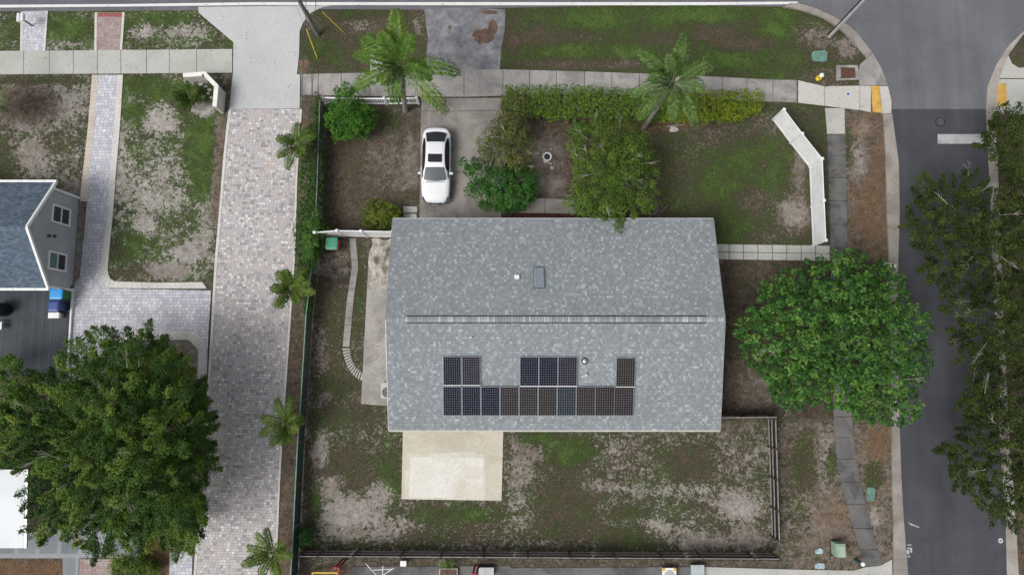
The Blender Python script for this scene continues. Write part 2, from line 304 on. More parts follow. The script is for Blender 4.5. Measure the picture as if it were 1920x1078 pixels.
def ground_mat():
    g = NT('soil_and_turf', .95, .15); p = g.pos()
    a = g.n('ShaderNodeAttribute', attribute_name='cover'); sp = g.n('ShaderNodeSeparateColor'); g.l(a.outputs['Color'], sp.inputs[0])
    G, V, Sd, O = sp.outputs[0], sp.outputs[1], sp.outputs[2], a.outputs['Alpha']
    n1 = g.noise(p, .7, 5, .6, .3, 1); n2 = g.noise(p, 2.1, 6, .66, .6, 4); n3 = g.noise(p, 6.5, 5, .7, .9, 8); n4 = g.noise(p, 19, 4, .72, .3, 2); n5 = g.noise(p, 2.6, 5, .62, .2, 12)
    n6 = g.noise(p, 1.1, 6, .65, .4, 20); n7 = g.noise(p, 9.0, 4, .7, .5, 31)
    # bare soil
    sf = g.m('ADD', Sd, g.m('ADD', g.m('MULTIPLY_ADD', n5, .9, -.45), g.m('MULTIPLY_ADD', n7, .5, -.25)))
    soil = g.ramp(sf, [(.0, (.045, .032, .024)), (.28, (.1, .084, .066)), (.55, (.2, .172, .152)), (.85, (.32, .3, .275)), (1.0, (.41, .39, .36))])
    of = g.rng(g.m('ADD', O, g.m('ADD', g.m('MULTIPLY_ADD', n6, 1.0, -.5), g.m('MULTIPLY_ADD', n7, .7, -.35))), .35, .85)
    soil = g.mix(g.m('MULTIPLY', of, .8), soil, g.ramp(n4, [(.3, (.06, .034, .02)), (.5, (.15, .085, .042)), (.7, (.27, .18, .11))]))
    # turf
    vf = g.m('ADD', V, g.m('ADD', g.m('MULTIPLY_ADD', n6, 1.7, -.85), g.m('MULTIPLY_ADD', n3, .9, -.45)))
    turf = g.ramp(vf, [(.05, (.088, .066, .05)), (.3, (.066, .056, .038)), (.5, (.05, .054, .028)), (.8, (.044, .072, .019)), (1.0, (.062, .105, .025))])
    turf = g.mix(1.0, turf, g.ramp(n4, [(.3, (.42, .44, .42)), (.5, (1.0,)*3), (.7, (2.0, 1.9, 1.75))]), 'MULTIPLY')
    cf = g.m('ADD', g.m('ADD', g.m('MULTIPLY_ADD', G, 1.25, -.15), g.m('MULTIPLY_ADD', n2, 1.5, -.75)), g.m('MULTIPLY_ADD', n3, 2.2, -1.1))
    cf = g.m('ADD', cf, g.m('MULTIPLY_ADD', n7, .7, -.35))
    k = g.rng(cf, .42, .54)
    x = g.mix(k, soil, turf)
    fk = g.m('MULTIPLY', g.rng(g.m('ADD', g.noise(p, 8, 5, .75, .4, 61), g.m('MULTIPLY_ADD', n6, .35, -.175)), .56, .66), g.rng(G, 1.02, .6, .12, .8)); x = g.mix(fk, x, g.mix(Sd, (.13, .1, .075), (.38, .35, .31)))
    x = g.mix(1.0, x, g.ramp(n7, [(.3, (.8,)*3), (.7, (1.2,)*3)]), 'MULTIPLY')
    # pale dry leaves and bits
    lf = g.noise(p, 13, 2, .5, 0, 44); x = g.mix(g.m('MULTIPLY', g.rng(lf, .67, .72), .5), x, (.26, .23, .18))
    g.col(x); g.bump(g.m('ADD', g.m('MULTIPLY', k, .5), g.m('ADD', n4, n7)), .6, .03); return g.mat
GR = ground_mesh(); GR.data.materials.append(ground_mat())

# ---------------------------------------------------------------- hardscape
def poly(px, z=0.0): return [P(x, y, z)[:2] for x, y in px]
def struct(name, polys, z, m, z0=-.08, **kw):
    b = MB()
    for q in polys: b.prism(poly(q), z0, z)
    return b.build(name, m, kind='structure', **kw)
def samp(pl, t):
    L = [math.dist(pl[i], pl[i+1]) for i in range(len(pl)-1)]; T = sum(L)*t; i = 0
    while i < len(L)-1 and T > L[i]: T -= L[i]; i += 1
    f = T/L[i]; return (pl[i][0]+(pl[i+1][0]-pl[i][0])*f, pl[i][1]+(pl[i+1][1]-pl[i][1])*f)
def xat(pl, k, axis=0):
    """the other coordinate of polyline pl where its axis coordinate is k"""
    for a, b in zip(pl, pl[1:]):
        if min(a[axis], b[axis]) <= k <= max(a[axis], b[axis]):
            f = (k-a[axis])/((b[axis]-a[axis]) or 1); return a[1-axis]+(b[1-axis]-a[1-axis])*f
    e = pl[0] if abs(k-pl[0][axis]) < abs(k-pl[-1][axis]) else pl[-1]; return e[1-axis]
def slabs(b, A, B, cuts, z, axis=0, gap=.035, z0=-.08, sub=None, m=0):
    """slabs between pixel polylines A and B, cut at the given values of the axis coordinate"""
    for c0, c1 in zip(cuts, cuts[1:]):
        n = max(1, int(abs(c1-c0)/40)); ks = [c0+(c1-c0)*i/n for i in range(n+1)]
        pa = [P(k, xat(A, k)) if axis == 0 else P(xat(A, k, 1), k) for k in ks]; pb = [P(k, xat(B, k)) if axis == 0 else P(xat(B, k, 1), k) for k in ks]
        u = (pa[-1]-pa[0]).normalized()*gap/2
        pa[0] = pa[0]+u; pb[0] = pb[0]+u; pa[-1] = pa[-1]-u; pb[-1] = pb[-1]-u
        b.prism([(q.x, q.y) for q in pa+pb[::-1]], z0, z+random.uniform(-.003, .003), m)
def strip(b, A, B, n, z, gap=.02, zb=None, z0=-.08, m=0):
    """n blocks along two pixel polylines sampled by length; zb = height on the B side"""
    for i in range(n):
        q = []
        for t0, ln, zz in ((i/n, A, z), ((i+1)/n, A, z), ((i+1)/n, B, z if zb is None else zb), (i/n, B, z if zb is None else zb)):
            c = P(*samp(ln, t0)); q.append(Vector((c.x, c.y, zz)))
        d = (q[1]-q[0]); d.z = 0; d = d.normalized()*gap/2; q = [q[0]+d, q[1]-d, q[2]-d, q[3]+d]
        b.prism([tuple(p) for p in q], z0, None, m)

M = {}
M['road'] = asphalt('asphalt_old', (.142, .145, .16), .2); M['road_new'] = asphalt('asphalt_newer', (.068, .07, .081), .28, 5)
M['road_top'] = asphalt('asphalt_main', (.13, .132, .148), .15, 9)
M['apron'] = NT('asphalt_worn').mat; 
def worn():
    g = NT('asphalt_apron', .9, .25); p = g.pos(); a = g.noise(p, 1.1, 9, .74, .15, 3); b = g.noise(p, 26, 5, .75); c = g.noise(p, .55, 6, .62, .5, 17)
    x = g.ramp(a, [(.32, (.1, .1, .115)), (.5, (.19, .19, .205)), (.66, (.3, .3, .31))]); x = g.mix(1.0, x, g.ramp(b, [(.3, (.75,)*3), (.7, (1.18,)*3)]), 'MULTIPLY')
    e = g.noise(p, 1.5, 5, .6, 1.2, 8); x = g.mix(g.m('MULTIPLY', g.rng(g.m('ABSOLUTE', g.m('SUBTRACT', e, .5)), .01, .0), .6), x, (.07, .07, .08))
    g.col(x); g.bump(b, .35, .01); return g.mat
M['apron'] = worn()
M['walk'] = concrete('concrete_walk', (.46, .46, .43), (.75, .77, .75), .6, .5, .3)
M['walk_grey'] = concrete('concrete_weathered', (.36, .345, .33), (.52, .52, .53), .85, .7, .7, off=3)
M['walk_dark'] = concrete('concrete_mildewed', (.16, .158, .155), (.45, .45, .47), .9, .8, .7, off=6)
M['walk_new'] = concrete('concrete_new', (.52, .505, .47), (.85, .85, .84), .5, .6, .15, off=2)
M['drive'] = concrete('concrete_drive', (.3, .28, .26), (.5, .49, .48), .95, .45, .9, off=7)
M['drive_light'] = concrete('concrete_light', (.5, .505, .505), (.8, .82, .82), .7, .22, .25, off=4)
M['kerb'] = concrete('kerb_concrete', (.36, .335, .305), (.6, .58, .56), .8, .6, .5, off=9)
M['slab'] = concrete('concrete_scraped', (.37, .355, .335), (.62, .6, .58), .8, .5, .5, line=(.5, .47, .42), off=11)
M['cream'] = concrete('patio_cream', (.575, .535, .445), (.84, .83, .8), .8, .6, .05, bump=.08, off=12)
M['patch'] = concrete('patio_white', (.71, .7, .655), (.82, .79, .7), .9, .3, .06, bump=.1, off=14)
M['edge'] = concrete('paver_edge_white', (.62, .6, .575), (.8, .78, .76), .6, 1.2, .5, off=15)
M['edge_tan'] = concrete('paver_edge_tan', (.56, .51, .44), (.8, .76, .72), .6, 1.2, .3, off=16)
PAVE = [(0.0, (0.258, 0.253, 0.264)), (0.14, (0.36, 0.35, 0.361)), (0.34, (0.484, 0.453, 0.447)), (0.52, (0.525, 0.453, 0.427)), (0.68, (0.433, 0.438, 0.467)), (0.85, (0.587, 0.562, 0.549)), (1.0, (0.742, 0.716, 0.69))]
M['paver'] = cells('paver_mixed', .21, .165, PAVE, (.22, .21, .21), .05, R(1.5), patch=.1, dirt=.08)
PAVG = [(.0, (.4, .405, .45)), (.4, (.5, .5, .555)), (.7, (.56, .56, .61)), (1.0, (.7, .7, .74))]
M['paver_grey'] = cells('paver_lilac', .24, .2, PAVG, (.26, .26, .28), .05, 0, patch=.25, dirt=.1)
M['paver_red'] = cells('paver_reddish', .2, .14, [(.0, (.32, .2, .18)), (.5, (.42, .33, .31)), (1.0, (.5, .46, .45))], (.25, .2, .2), .06, 0, patch=.5)
M['yellow_mat'] = simple('tactile_yellow', (.55, .34, .08), .8, var=.12, scale=2)
M['white_paint'] = concrete('road_paint_white', (.72, .72, .71), (.86, .86, .86), .4, 1.5, .2, bump=.05)
M['bar_paint'] = concrete('stop_bar_paint', (.46, .46, .47), (.6, .6, .63), .9, .9, .6, bump=.05)

# roads: one at-grade sheet each
road_l = [(1480, 9), (1502, 6), (1525, 13), (1547, 22), (1575, 37), (1600, 52), (1618, 75), (1634, 99), (1652, 128), (1664, 160), (1671, 190), (1672, 215), (1676, 250), (1684, 300), (1686, 400), (1683, 480), (1683, 600), (1685, 780), (1688, 850), (1689, 920), (1694, 980), (1699, 1020), (1703, 1090), (1712, 1250)]
road_r = [(1922, 62), (1900, 82), (1886, 100), (1868, 130), (1852, 168), (1849, 205), (1850, 250), (1856, 320), (1860, 420), (1864, 540), (1868, 700), (1876, 850), (1885, 960), (1888, 1090), (1895, 1250)]
seam = 205
top = [(-700, -1500), (2700, -1500), (2700, 62), (1922, 62)]
up_r = [p for p in road_r if p[1] < seam][1:]+[(1849, seam)]; up_l = [(1672, seam)]+[p for p in road_l if p[1] < seam][::-1]
struct('road', [[(-900, -360), (2900, -360), (2900, 60), (1922, 62)]+up_r+up_l+[(1480, 13), (1200, 10), (960, 15), (800, 19), (480, 17), (372, 20), (0, 22), (-900, 26)]], .004, M['road'], -.06)
struct('side_road', [[(1672, seam), (1849, seam)]+[p for p in road_r if p[1] > seam]+[p for p in road_l if p[1] > seam][::-1]], .004, M['road_new'], -.06)
struct('main_road_lane', [[(-900, -180), (1400, -180), (1500, 0), (1490, 4), (900, 3), (480, 4), (0, 9), (-900, 16)]], .009, M['road_top'], -.05)
b = MB()
A = [(-900, 16), (0, 10), (240, 8.5), (480, 5), (960, 5), (1300, 5), (1496, 4)]; B = [(-900, 21), (0, 15), (240, 13), (480, 10.3), (960, 10.6), (1300, 10.6), (1494, 8.5)]
strip(b, A, B, 40, .013, 0, z0=-.05); b.build('road_edge_line', M['white_paint'], kind='structure')
b = MB(); b.prism(poly([(1758, 252), (1846, 252), (1846, 270), (1758, 270)]), -.02, .009); b.build('stop_bar', M['bar_paint'], kind='structure')
b = MB()   # survey paint strokes on the asphalt
for q in ([(1702, 978), (1709, 981), (1724, 987), (1723, 989), (1708, 984)], [(1701, 1020), (1709, 1020), (1709, 1022), (1701, 1022)], [(1701, 1026), (1710, 1026), (1710, 1035), (1707, 1035), (1707, 1028), (1701, 1028)], [(1700, 1030), (1705, 1030), (1705, 1038), (1700, 1038)], [(1702, 1041), (1707, 1041), (1706, 1044), (1701, 1044)]): b.prism(poly(q), -.02, .009)
b.build('road_survey_mark', M['bar_paint'], kind='structure')
def disc(b, c, r0, r1, z0, z1, n=28, m=0):
    """ring (r0 > 0) or disc at c"""
    for i in range(n):
        t0, t1 = i*2*math.pi/n, (i+1)*2*math.pi/n
        A = [(c[0]+r*math.cos(t), c[1]+r*math.sin(t)) for r, t in ((r1, t0), (r1, t1))]
        if r0 > 0: b.prism(A+[(c[0]+r0*math.cos(t), c[1]+r0*math.sin(t)) for t in (t1, t0)], z0, z1, m)
        else: b.face([(c[0], c[1], z1), (*A[0], z1), (*A[1], z1)], m); b.face([(*A[0], z0), (*A[1], z0), (*A[1], z1), (*A[0], z1)], m)
# kerbs
b = MB()
KA = [(1468, 15), (1492, 18), (1515, 25), (1545, 36), (1562, 47), (1580, 61), (1602, 82), (1613, 97), (1625, 110)]; KB = [(1482, 6), (1502, 7), (1525, 14), (1547, 23), (1575, 38), (1600, 53), (1618, 76), (1627, 88), (1635, 99)]
strip(b, KA, KB, 12, .14, .008, zb=.012); b.build('kerb', M['kerb'], kind='structure')
b = MB()
KA = [(1655, 214), (1658, 260), (1660, 300), (1662, 400), (1666, 480), (1668, 600), (1671, 780), (1672, 900), (1674, 980), (1675, 1090), (1678, 1250)]; KB = [(1673, 214), (1678, 255), (1685, 300), (1687, 400), (1684, 480), (1684, 600), (1686, 780), (1690, 900), (1695, 980), (1704, 1090), (1713, 1250)]
strip(b, KA, KB, 34, .1, .006, zb=.01); b.build('kerb', M['kerb'], kind='structure')
b = MB()
KA = [(2200, -120), (1922, 60), (1903, 84), (1890, 102), (1882, 130), (1867, 150), (1866, 170), (1866, 215), (1868, 300), (1873, 420), (1878, 560), (1884, 700), (1892, 850), (1902, 960), (1908, 1090), (1915, 1250)]; KB = [(2180, -180), (1912, 66), (1893, 84), (1877, 102), (1864, 130), (1852, 160), (1848, 190), (1849, 215), (1853, 300), (1859, 420), (1863, 560), (1868, 700), (1876, 850), (1885, 960), (1888, 1090), (1895, 1250)]
strip(b, KA, KB, 36, .12, .006, zb=.012); b.build('kerb', M['kerb'], kind='structure')
# corner ramps
struct('corner_ramp', [[(1612, 122), (1626, 109), (1636, 100), (1652, 128), (1664, 160), (1612, 161), (1609, 138)]], .02, M['walk_grey'])
b = MB(); slabs(b, [(1495, 151), (1533, 162), (1580, 165), (1612, 161.5), (1632, 162)], [(1495, 193), (1547, 199), (1585, 201), (1632, 211)], [1496, 1546, 1612, 1633], .026)
b.prism(poly([(1649, 162), (1664.5, 162), (1671, 190), (1671, 213), (1654, 213)]), -.08, .024); b.build('corner_sidewalk', M['walk_new'], kind='structure')
b = MB(); b.prism(poly([(1633, 161.5), (1648, 162), (1653, 212), (1636, 210)]), -.05, .03)
for i in range(8):
    for j in range(22):
        u, v = (i+.5)/8, (j+.5)/22; p0 = P(1633+15*u+(3+2*u)*v, 162+49*v); b.prism([(p0.x+a, p0.y+c) for a, c in ((-.015, -.015), (.015, -.015), (.015, .015), (-.015, .015))], .02, .036)
b.build('tactile_mat', M['yellow_mat'], kind='structure')
b = MB(); b.prism(poly([(1866, 147), (1890, 104), (1897, 120), (1910, 128), (2100, 120), (2100, 148)]), -.08, .022); b.prism(poly([(1867, 149), (2100, 150), (2100, 215), (1868, 215)]), -.08, .026); b.build('corner_sidewalk', M['walk'], kind='structure')
b = MB(); b.prism(poly([(1868, 157), (1886, 157), (1888, 201), (1869, 201)]), -.05, .03); b.build('tactile_mat', M['yellow_mat'], kind='structure')
# sidewalks
b = MB(); slabs(b, [(-300, 98), (0, 96.5), (437, 93)], [(-300, 142), (0, 140), (435, 137)], [-300, -250, -205, -160, -110, -60, -5, 45, 93, 138, 183, 227, 275, 318, 369, 436], .03)
b.build('sidewalk', M['walk'], kind='structure')
b = MB(); slabs(b, [(564, 140), (600, 139), (700, 137), (800, 134), (870, 131), (943, 131), (1100, 135), (1210, 139), (1330, 144), (1440, 150), (1495, 151)], [(564, 178), (600, 179), (690, 181), (800, 181), (870, 182), (943, 180), (1100, 176), (1190, 178), (1330, 186), (1440, 191), (1495, 193)],
    [565, 585, 597, 640, 694, 742, 792, 870, 943, 993, 1043, 1096, 1147, 1199, 1250, 1302, 1355, 1400, 1449, 1494], .03)
b.build('sidewalk', M['walk_grey'], kind='structure')
SL = [(1547, 203), (1551, 253), (1552, 300), (1556, 400), (1557, 480), (1559, 600), (1563, 780), (1567, 850), (1578, 905), (1592, 960), (1603, 1000), (1612, 1030), (1622, 1064)]; SR = [(1583, 203), (1584, 253), (1586, 300), (1588, 400), (1589, 480), (1591, 600), (1597, 780), (1603, 850), (1615, 915), (1630, 975), (1640, 1010), (1646, 1032), (1653, 1058)]
b = MB(); slabs(b, SL, SR, [203, 252], .024, 1); b.build('sidewalk', M['walk'], kind='structure')
b = MB(); slabs(b, SL, SR, [253, 292, 334, 377, 421, 466, 511, 556, 601, 646, 691, 736, 781, 820, 860, 903, 945, 990, 1030, 1060], .024, 1); b.build('sidewalk', M['walk_dark'], kind='structure')
# aprons and driveways
struct('driveway_apron', [[(372, 14), (625, 11), (605, 14), (583, 25), (568, 44), (562, 60), (561, 100), (557, 140), (563, 141), (562, 204), (430, 205), (437, 138), (438, 80), (373, 25)]], .026, M['drive_light'])
struct('asphalt_apron', [[(795, 18), (860, 16), (948, 18), (946, 60), (940, 90), (937, 131), (800, 133), (800, 95), (803, 75)]], .012, M['apron'])
b = MB(); DL = [(790, 183), (788, 300), (787, 408)]; DM = [(869, 183), (872, 300), (872, 408)]; DR = [(941, 183), (948, 300), (952, 408)]
slabs(b, DL, DM, [184, 209, 323, 412], .026, 1); slabs(b, DM, DR, [184, 208, 323, 412], .026, 1); b.build('driveway', M['drive'], kind='structure')
g = NT('oil_dirt', .95, .1); p_ = g.pos(); g.col(g.ramp(g.noise(p_, 3, 6, .65), [(.3, (.07, .045, .035)), (.7, (.17, .12, .095))])); M['dirt'] = g.mat
def rag(cx, cy, rx, ry, n=26, j=.25, seed=1):
    r = random.Random(seed); return [(cx+rx*(1+r.uniform(-j, j))*math.cos(t*2*math.pi/n), cy+ry*(1+r.uniform(-j, j))*math.sin(t*2*math.pi/n)) for t in range(n)]
struct('dirt_patch', [rag(925, 52, 9, 14, seed=4)], .021, M['dirt'], -.02)
struct('dirt_patch', [rag(908, 68, 20, 15, seed=3), rag(918, 24, 14, 4, seed=5), rag(843, 52, 3.5, 3.5, seed=6)], .018, M['dirt'], -.02)
ML = [(430, 205), (425, 240), (419, 300), (411, 400), (404, 480), (399, 560), (396, 620), (391, 700), (385, 800), (376, 900), (366, 1040), (360, 1130)]
MR = [(562, 205), (557, 270), (553, 340), (549, 480), (541, 600), (534, 700), (527, 800), (521, 900), (517, 1000), (511, 1090), (508, 1130)]
b = MB(); off = [(x+5, y) for x, y in ML]; b.prism(poly(off+MR[::-1]), -.08, .02); b.build('paver_driveway', M['paver'], kind='structure')
b = MB(); strip(b, [(x-.5, y) for x, y in ML], [(x+4.5, y) for x, y in ML], 70, .026, .012); strip(b, [(x+.4, y) for x, y in MR], [(x+4.5, y) for x, y in MR], 70, .026, .012); b.build('driveway_edging', M['edge'], kind='structure')
W1 = [(184, 141), (176, 240), (167, 330), (160, 420), (150, 520), (140, 530), (138, 542), (130, 690), (120, 760)]
W2 = [(221, 141), (215, 240), (207, 320), (203, 400), (192, 480), (187, 510), (192, 532), (206, 540)]
struct('paver_path', [W1+[(220, 770), (220, 640), (240, 621), (360, 621), (380, 640), (386, 700), (388, 700), (391, 620), (396, 545), (210, 541)]+W2[::-1]], .02, M['paver_grey'])
b = MB(); E1 = [(x-.5, y) for x, y in W2]+[(300, 541), (388, 541)]; E2 = [(231, 141), (225, 240), (218, 320), (212, 400), (204, 480), (202, 510), (206, 522), (216, 528), (300, 530), (380, 529)]
strip(b, E1, E2, 64, .028, .012); E1 = [(216, 780), (214, 700), (216, 640), (224, 627), (240, 621), (360, 621), (372, 627), (387, 647), (386, 700), (384, 735)]; E2 = [(232, 780), (228, 700), (230, 650), (238, 640), (246, 638), (353, 637), (359, 641), (372, 657), (371, 700), (370, 735)]
strip(b, E1, E2, 60, .028, .012); b.build('path_edging', M['edge'], kind='structure')
b = MB(); strip(b, [(173, 141), (165, 240), (155, 330), (150, 378)], [(184.5, 141), (176.5, 240), (167.5, 330), (164, 378)], 30, .026, .012); b.build('path_edging', M['edge_tan'], kind='structure')
struct('crossing_pavers', [[(43, 22), (89, 21), (84, 96), (41, 97)]], .014, M['paver_grey'])
struct('crossing_pavers', [[(181, 24), (232, 24), (226, 94), (180, 95)]], .014, M['paver_red'])
b = MB(); b.prism(poly([(185, 25), (228, 25), (228, 32), (184, 32)]), -.02, .02); b.build('crossing_border', simple('brick_red', (.3, .1, .09), .9, var=.2, scale=8), kind='structure')
b = MB()
for a_, c_ in (((86, 21), (81, 96)), ((39, 23), (38, 97)), ((178, 24), (177, 95)), ((230, 24), (225, 94))): b.prism(poly([a_, (a_[0]+4, a_[1]), (c_[0]+4, c_[1]), c_]), -.05, .02)
b.build('crossing_edging', M['edge'], kind='structure')
# small slabs
struct('patio', [[(756, 790), (944, 792), (940.5, 938), (753, 935)]], .04, M['cream'])
b = MB(); b.prism(poly([(764, 849), (800, 851), (872, 846), (909, 852), (908, 870), (912, 905), (908, 937), (760, 935), (759, 880)]), .0, .042); b.build('patio_patch', concrete('patio_faded', (.63, .605, .53), (.88, .86, .82), .9, .8, .06, bump=.1, off=18), kind='structure')
b = MB(); b.prism(poly([(770, 856), (907, 858), (905, 934), (768, 931)]), .0, .044); b.build('patio_patch', M['patch'], kind='structure')
struct('side_slab', [[(692, 472), (700, 458), (745, 455), (745, 762), (677, 757)]], .03, M['slab'])
struct('side_patio', [[(1320, 1062), (1490, 1067), (1600, 1069), (1625, 1062), (1650, 1060), (1672, 1048), (1676, 1200), (1320, 1200)]], .026, M['walk'])
struct('neighbour_slab', [[(660, 1062), (955, 1060), (960, 1064), (1325, 1062), (1325, 1200), (655, 1200)]], .018, M['walk_dark'])
b = MB(); slabs(b, [(1340, 458), (1555, 461)], [(1340, 472), (1555, 475)], [1340+27*i for i in range(9)], .03, gap=.05); slabs(b, [(1340, 473.5), (1555, 476)], [(1340, 486), (1555, 489)], [1340+27*i for i in range(9)], .03, gap=.05); b.build('east_path', M['walk'], kind='structure')
b = MB(); slabs(b, [(968, 372), (1060, 372), (1078, 376)], [(950, 402), (1100, 402)], [955, 1022, 1088], .03); b.build('front_path', M['drive'], kind='structure')
b = MB(); b.prism(poly([(756, 387), (782, 388), (782, 398), (757, 400)]), -.05, .03); b.prism(poly([(757, 402), (781, 401), (781, 412), (757, 412)]), -.05, .03); b.prism(poly([(695, 85), (735, 83), (734, 136), (694, 137)]), -.05, .022); b.build('stepping_slab', M['walk'], kind='structure')
b = MB(); strip(b, [(655, 447), (660, 500), (651, 560), (646, 610), (643, 650)], [(667, 447), (672, 500), (663, 560), (659, 610), (655, 650)], 15, .028, .02); b.build('stepping_path', M['walk_grey'], kind='structure')
b = MB(); strip(b, [(642, 652), (646, 672), (651, 686), (661, 702), (672, 711), (680, 713)], [(656, 652), (658, 668), (661, 677), (669, 691), (676, 697), (682, 699)], 13, .03, .07); b.build('stepping_path', M['walk'], kind='structure')
# lower left: patterned paving, beds
g = cells('paving_slab_blue', 1.3, 1.3, [(.0, (.2, .22, .25)), (.5, (.27, .29, .31)), (1.0, (.2, .215, .24))], (.33, .34, .36), .1, 0, rowvar=.02)
struct('paved_patio', [[(-200, 990), (50, 1000), (120, 985), (148, 970), (265, 940), (262, 1045), (148, 1046), (146, 1200), (118, 1200), (118, 1046), (-200, 1046)]], .02, g)
struct('brick_path', [[(149, 1047), (211, 1047), (212, 1200), (147, 1200)], [(131, 990), (149, 988), (149, 1014), (131, 1014)]], .024, M['paver_red'])
struct('garden_path', [[(318, 1036), (361, 1030), (358, 1200), (316, 1200)]], .022, M['paver_grey'])
# ---------------------------------------------------------------- buildings
M['white'] = simple('white_trim', (.78, .78, .77), .45, var=.04); M['vinyl'] = simple('white_vinyl', (.8, .81, .82), .4, var=.05, scale=1.5)
M['metal'] = simple('grey_metal', (.42, .43, .44), .4, .6); M['dark'] = simple('black_plastic', (.018, .018, .02), .45); M['galv'] = simple('galvanised', (.5, .52, .53), .45, .7)
M['glass'] = simple('dark_glass', (.025, .032, .035), .06, 0, .6, var=.0); M['glass_green'] = simple('green_glass', (.1, .2, .17), .1, 0, .6, var=.05)
SH = [(0.0, (0.203, 0.224, 0.238)), (0.3, (0.225, 0.249, 0.264)), (0.62, (0.248, 0.273, 0.288)), (0.8, (0.27, 0.297, 0.313)), (0.9, (0.324, 0.352, 0.369)), (1.0, (0.423, 0.453, 0.472))]
M['shingle'] = cells('roof_shingle_grey', .135, .142, SH, (.2, .22, .24), 0, uv=True, rowvar=.35, dirt=.07, slope=(.34, .6), rough=.92, patch=.06)
SB = [(0.0, (0.066, 0.089, 0.123)), (0.5, (0.097, 0.132, 0.176)), (0.85, (0.132, 0.174, 0.23)), (1.0, (0.185, 0.23, 0.279))]
M['shingle_blue'] = cells('roof_shingle_blue', .22, .142, SB, (.1, .13, .18), 0, uv=True, rowvar=.35, dirt=.12, slope=(.3, .62), rough=.92, patch=.3)
M['stucco'] = simple('stucco_cream', (.55, .53, .48), .9, var=.08, scale=4); M['siding'] = simple('grey_siding', (.38, .405, .425), .8, var=.05, scale=1.2)

YR, ZR, ZE = 2.37, 4.5, 2.9
YN, YS = 8.45, -3.93; XW0, XE0 = -7.12, 12.02
def roofz(y): return ZR-(y-YR)*(ZR-ZE)/(YN-YR) if y > YR else ZR-(YR-y)*(ZR-ZE)/(YR-YS)
def Proof(px, py, lift=0.0):
    z = 3.8
    for _ in range(12): p = P(px, py, z); z = roofz(p.y)+lift
    return P(px, py, z)
house = thing('bungalow', 'large bungalow with a long grey shingle gable roof in the middle of the lot', 'house', ((XW0+XE0)/2, YR, 0))
b = MB(); x0, x1, y0, y1 = XW0+.35, XE0-.45, YS+.5, YN-.5
b.face([(x0, y0, 0), (x1, y0, 0), (x1, y0, roofz(y0)-.03), (x0, y0, roofz(y0)-.03)]); b.face([(x1, y1, 0), (x0, y1, 0), (x0, y1, roofz(y1)-.03), (x1, y1, roofz(y1)-.03)])
for x, s in ((x0, 1), (x1, -1)): b.face([(x, y0, 0), (x, y1, 0), (x, y1, roofz(y1)-.03), (x, YR, ZR-.05), (x, y0, roofz(y0)-.03)])
b.build('wall', M['stucco'], house)
def roof_slope(b, x0, x1, ya, za, yb, zb, th=.09, n=1):
    """slope from ridge (ya, za) down to eave (yb, zb), uv in metres"""
    L = math.hypot(yb-ya, zb-za); w = x1-x0
    q = [(x0, ya, za), (x0, yb, zb), (x1, yb, zb), (x1, ya, za)]; uv = [(0, 0), (0, -L), (w, -L), (w, 0)]
    if yb > ya: q = q[::-1]; uv = uv[::-1]; uv = [(u, v+50) for u, v in uv]
    b.face(q, 0, uv); lo = [(p[0], p[1], p[2]-th) for p in q]; b.face(lo[::-1], 1)
    for i in range(4): j = (i+1) % 4; b.face([lo[i], lo[j], q[j], q[i]], 1)
b = MB(); roof_slope(b, XW0, XE0, YR, ZR, YN, ZE); roof_slope(b, XW0, XE0, YR, ZR, YS, ZE); b.build('roof', [M['shingle'], M['metal']], house)
b = MB(); b.box(((XW0+XE0)/2, YN+.045, ZE-.06), (XE0-XW0+.02, .08, .13)); b.build('gutter', simple('gutter_grey', (.3, .31, .33), .5), house)
b = MB(); b.box(((XW0+XE0)/2, YS-.045, ZE-.06), (XE0-XW0+.02, .08, .13)); b.build('gutter', simple('fascia_cream', (.5, .48, .43), .6), house)
for x in (XW0-.02, XE0+.02):
    b = MB(); b.beam((x, YR, ZR-.05), (x, YN, ZE-.05), .03, .12); b.beam((x, YR, ZR-.05), (x, YS, ZE-.05), .03, .12); b.build('rake_trim', M['metal'], house)
# ridge cap and vent
g = cells('ridge_cap', .17, .62, [(.0, (.24, .26, .275)), (.6, (.3, .325, .34)), (1, (.45, .475, .49))], (.1, .11, .115), .07, uv=True, rowvar=0)
def capsec(b, x0, x1, hw, lift):
    for s in (1, -1):
        k = .264 if s > 0 else .254
        q = [(x0, YR, ZR+lift), (x0, YR+s*hw, ZR+lift-k*hw), (x1, YR+s*hw, ZR+lift-k*hw), (x1, YR, ZR+lift)]; uv = [(x0, .31), (x0, .31+s*.3), (x1, .31+s*.3), (x1, .31)]
        if s > 0: q = q[::-1]; uv = uv[::-1]
        b.face(q, 0, uv); e = [q[1], q[2]] if s < 0 else [q[1], q[2]]
        b.face([(p[0], p[1], p[2]-lift-.0) for p in e]+e[::-1], 1)
b = MB(); capsec(b, XW0+.02, XE0-.02, .15, .012); b.build('ridge_cap', [g, M['dark']], house)
xa, xb = Proof(762, 601, .06).x, Proof(1324, 605, .06).x
b = MB(); capsec(b, xa, xb, .17, .06)
b.box(((xa+xb)/2, YR+.19, ZR-.03), (xb-xa, .05, .05), m=1); b.box(((xa+xb)/2, YR-.19, ZR-.03), (xb-xa, .05, .05), m=1); b.build('ridge_vent', [g, M['dark']], house)
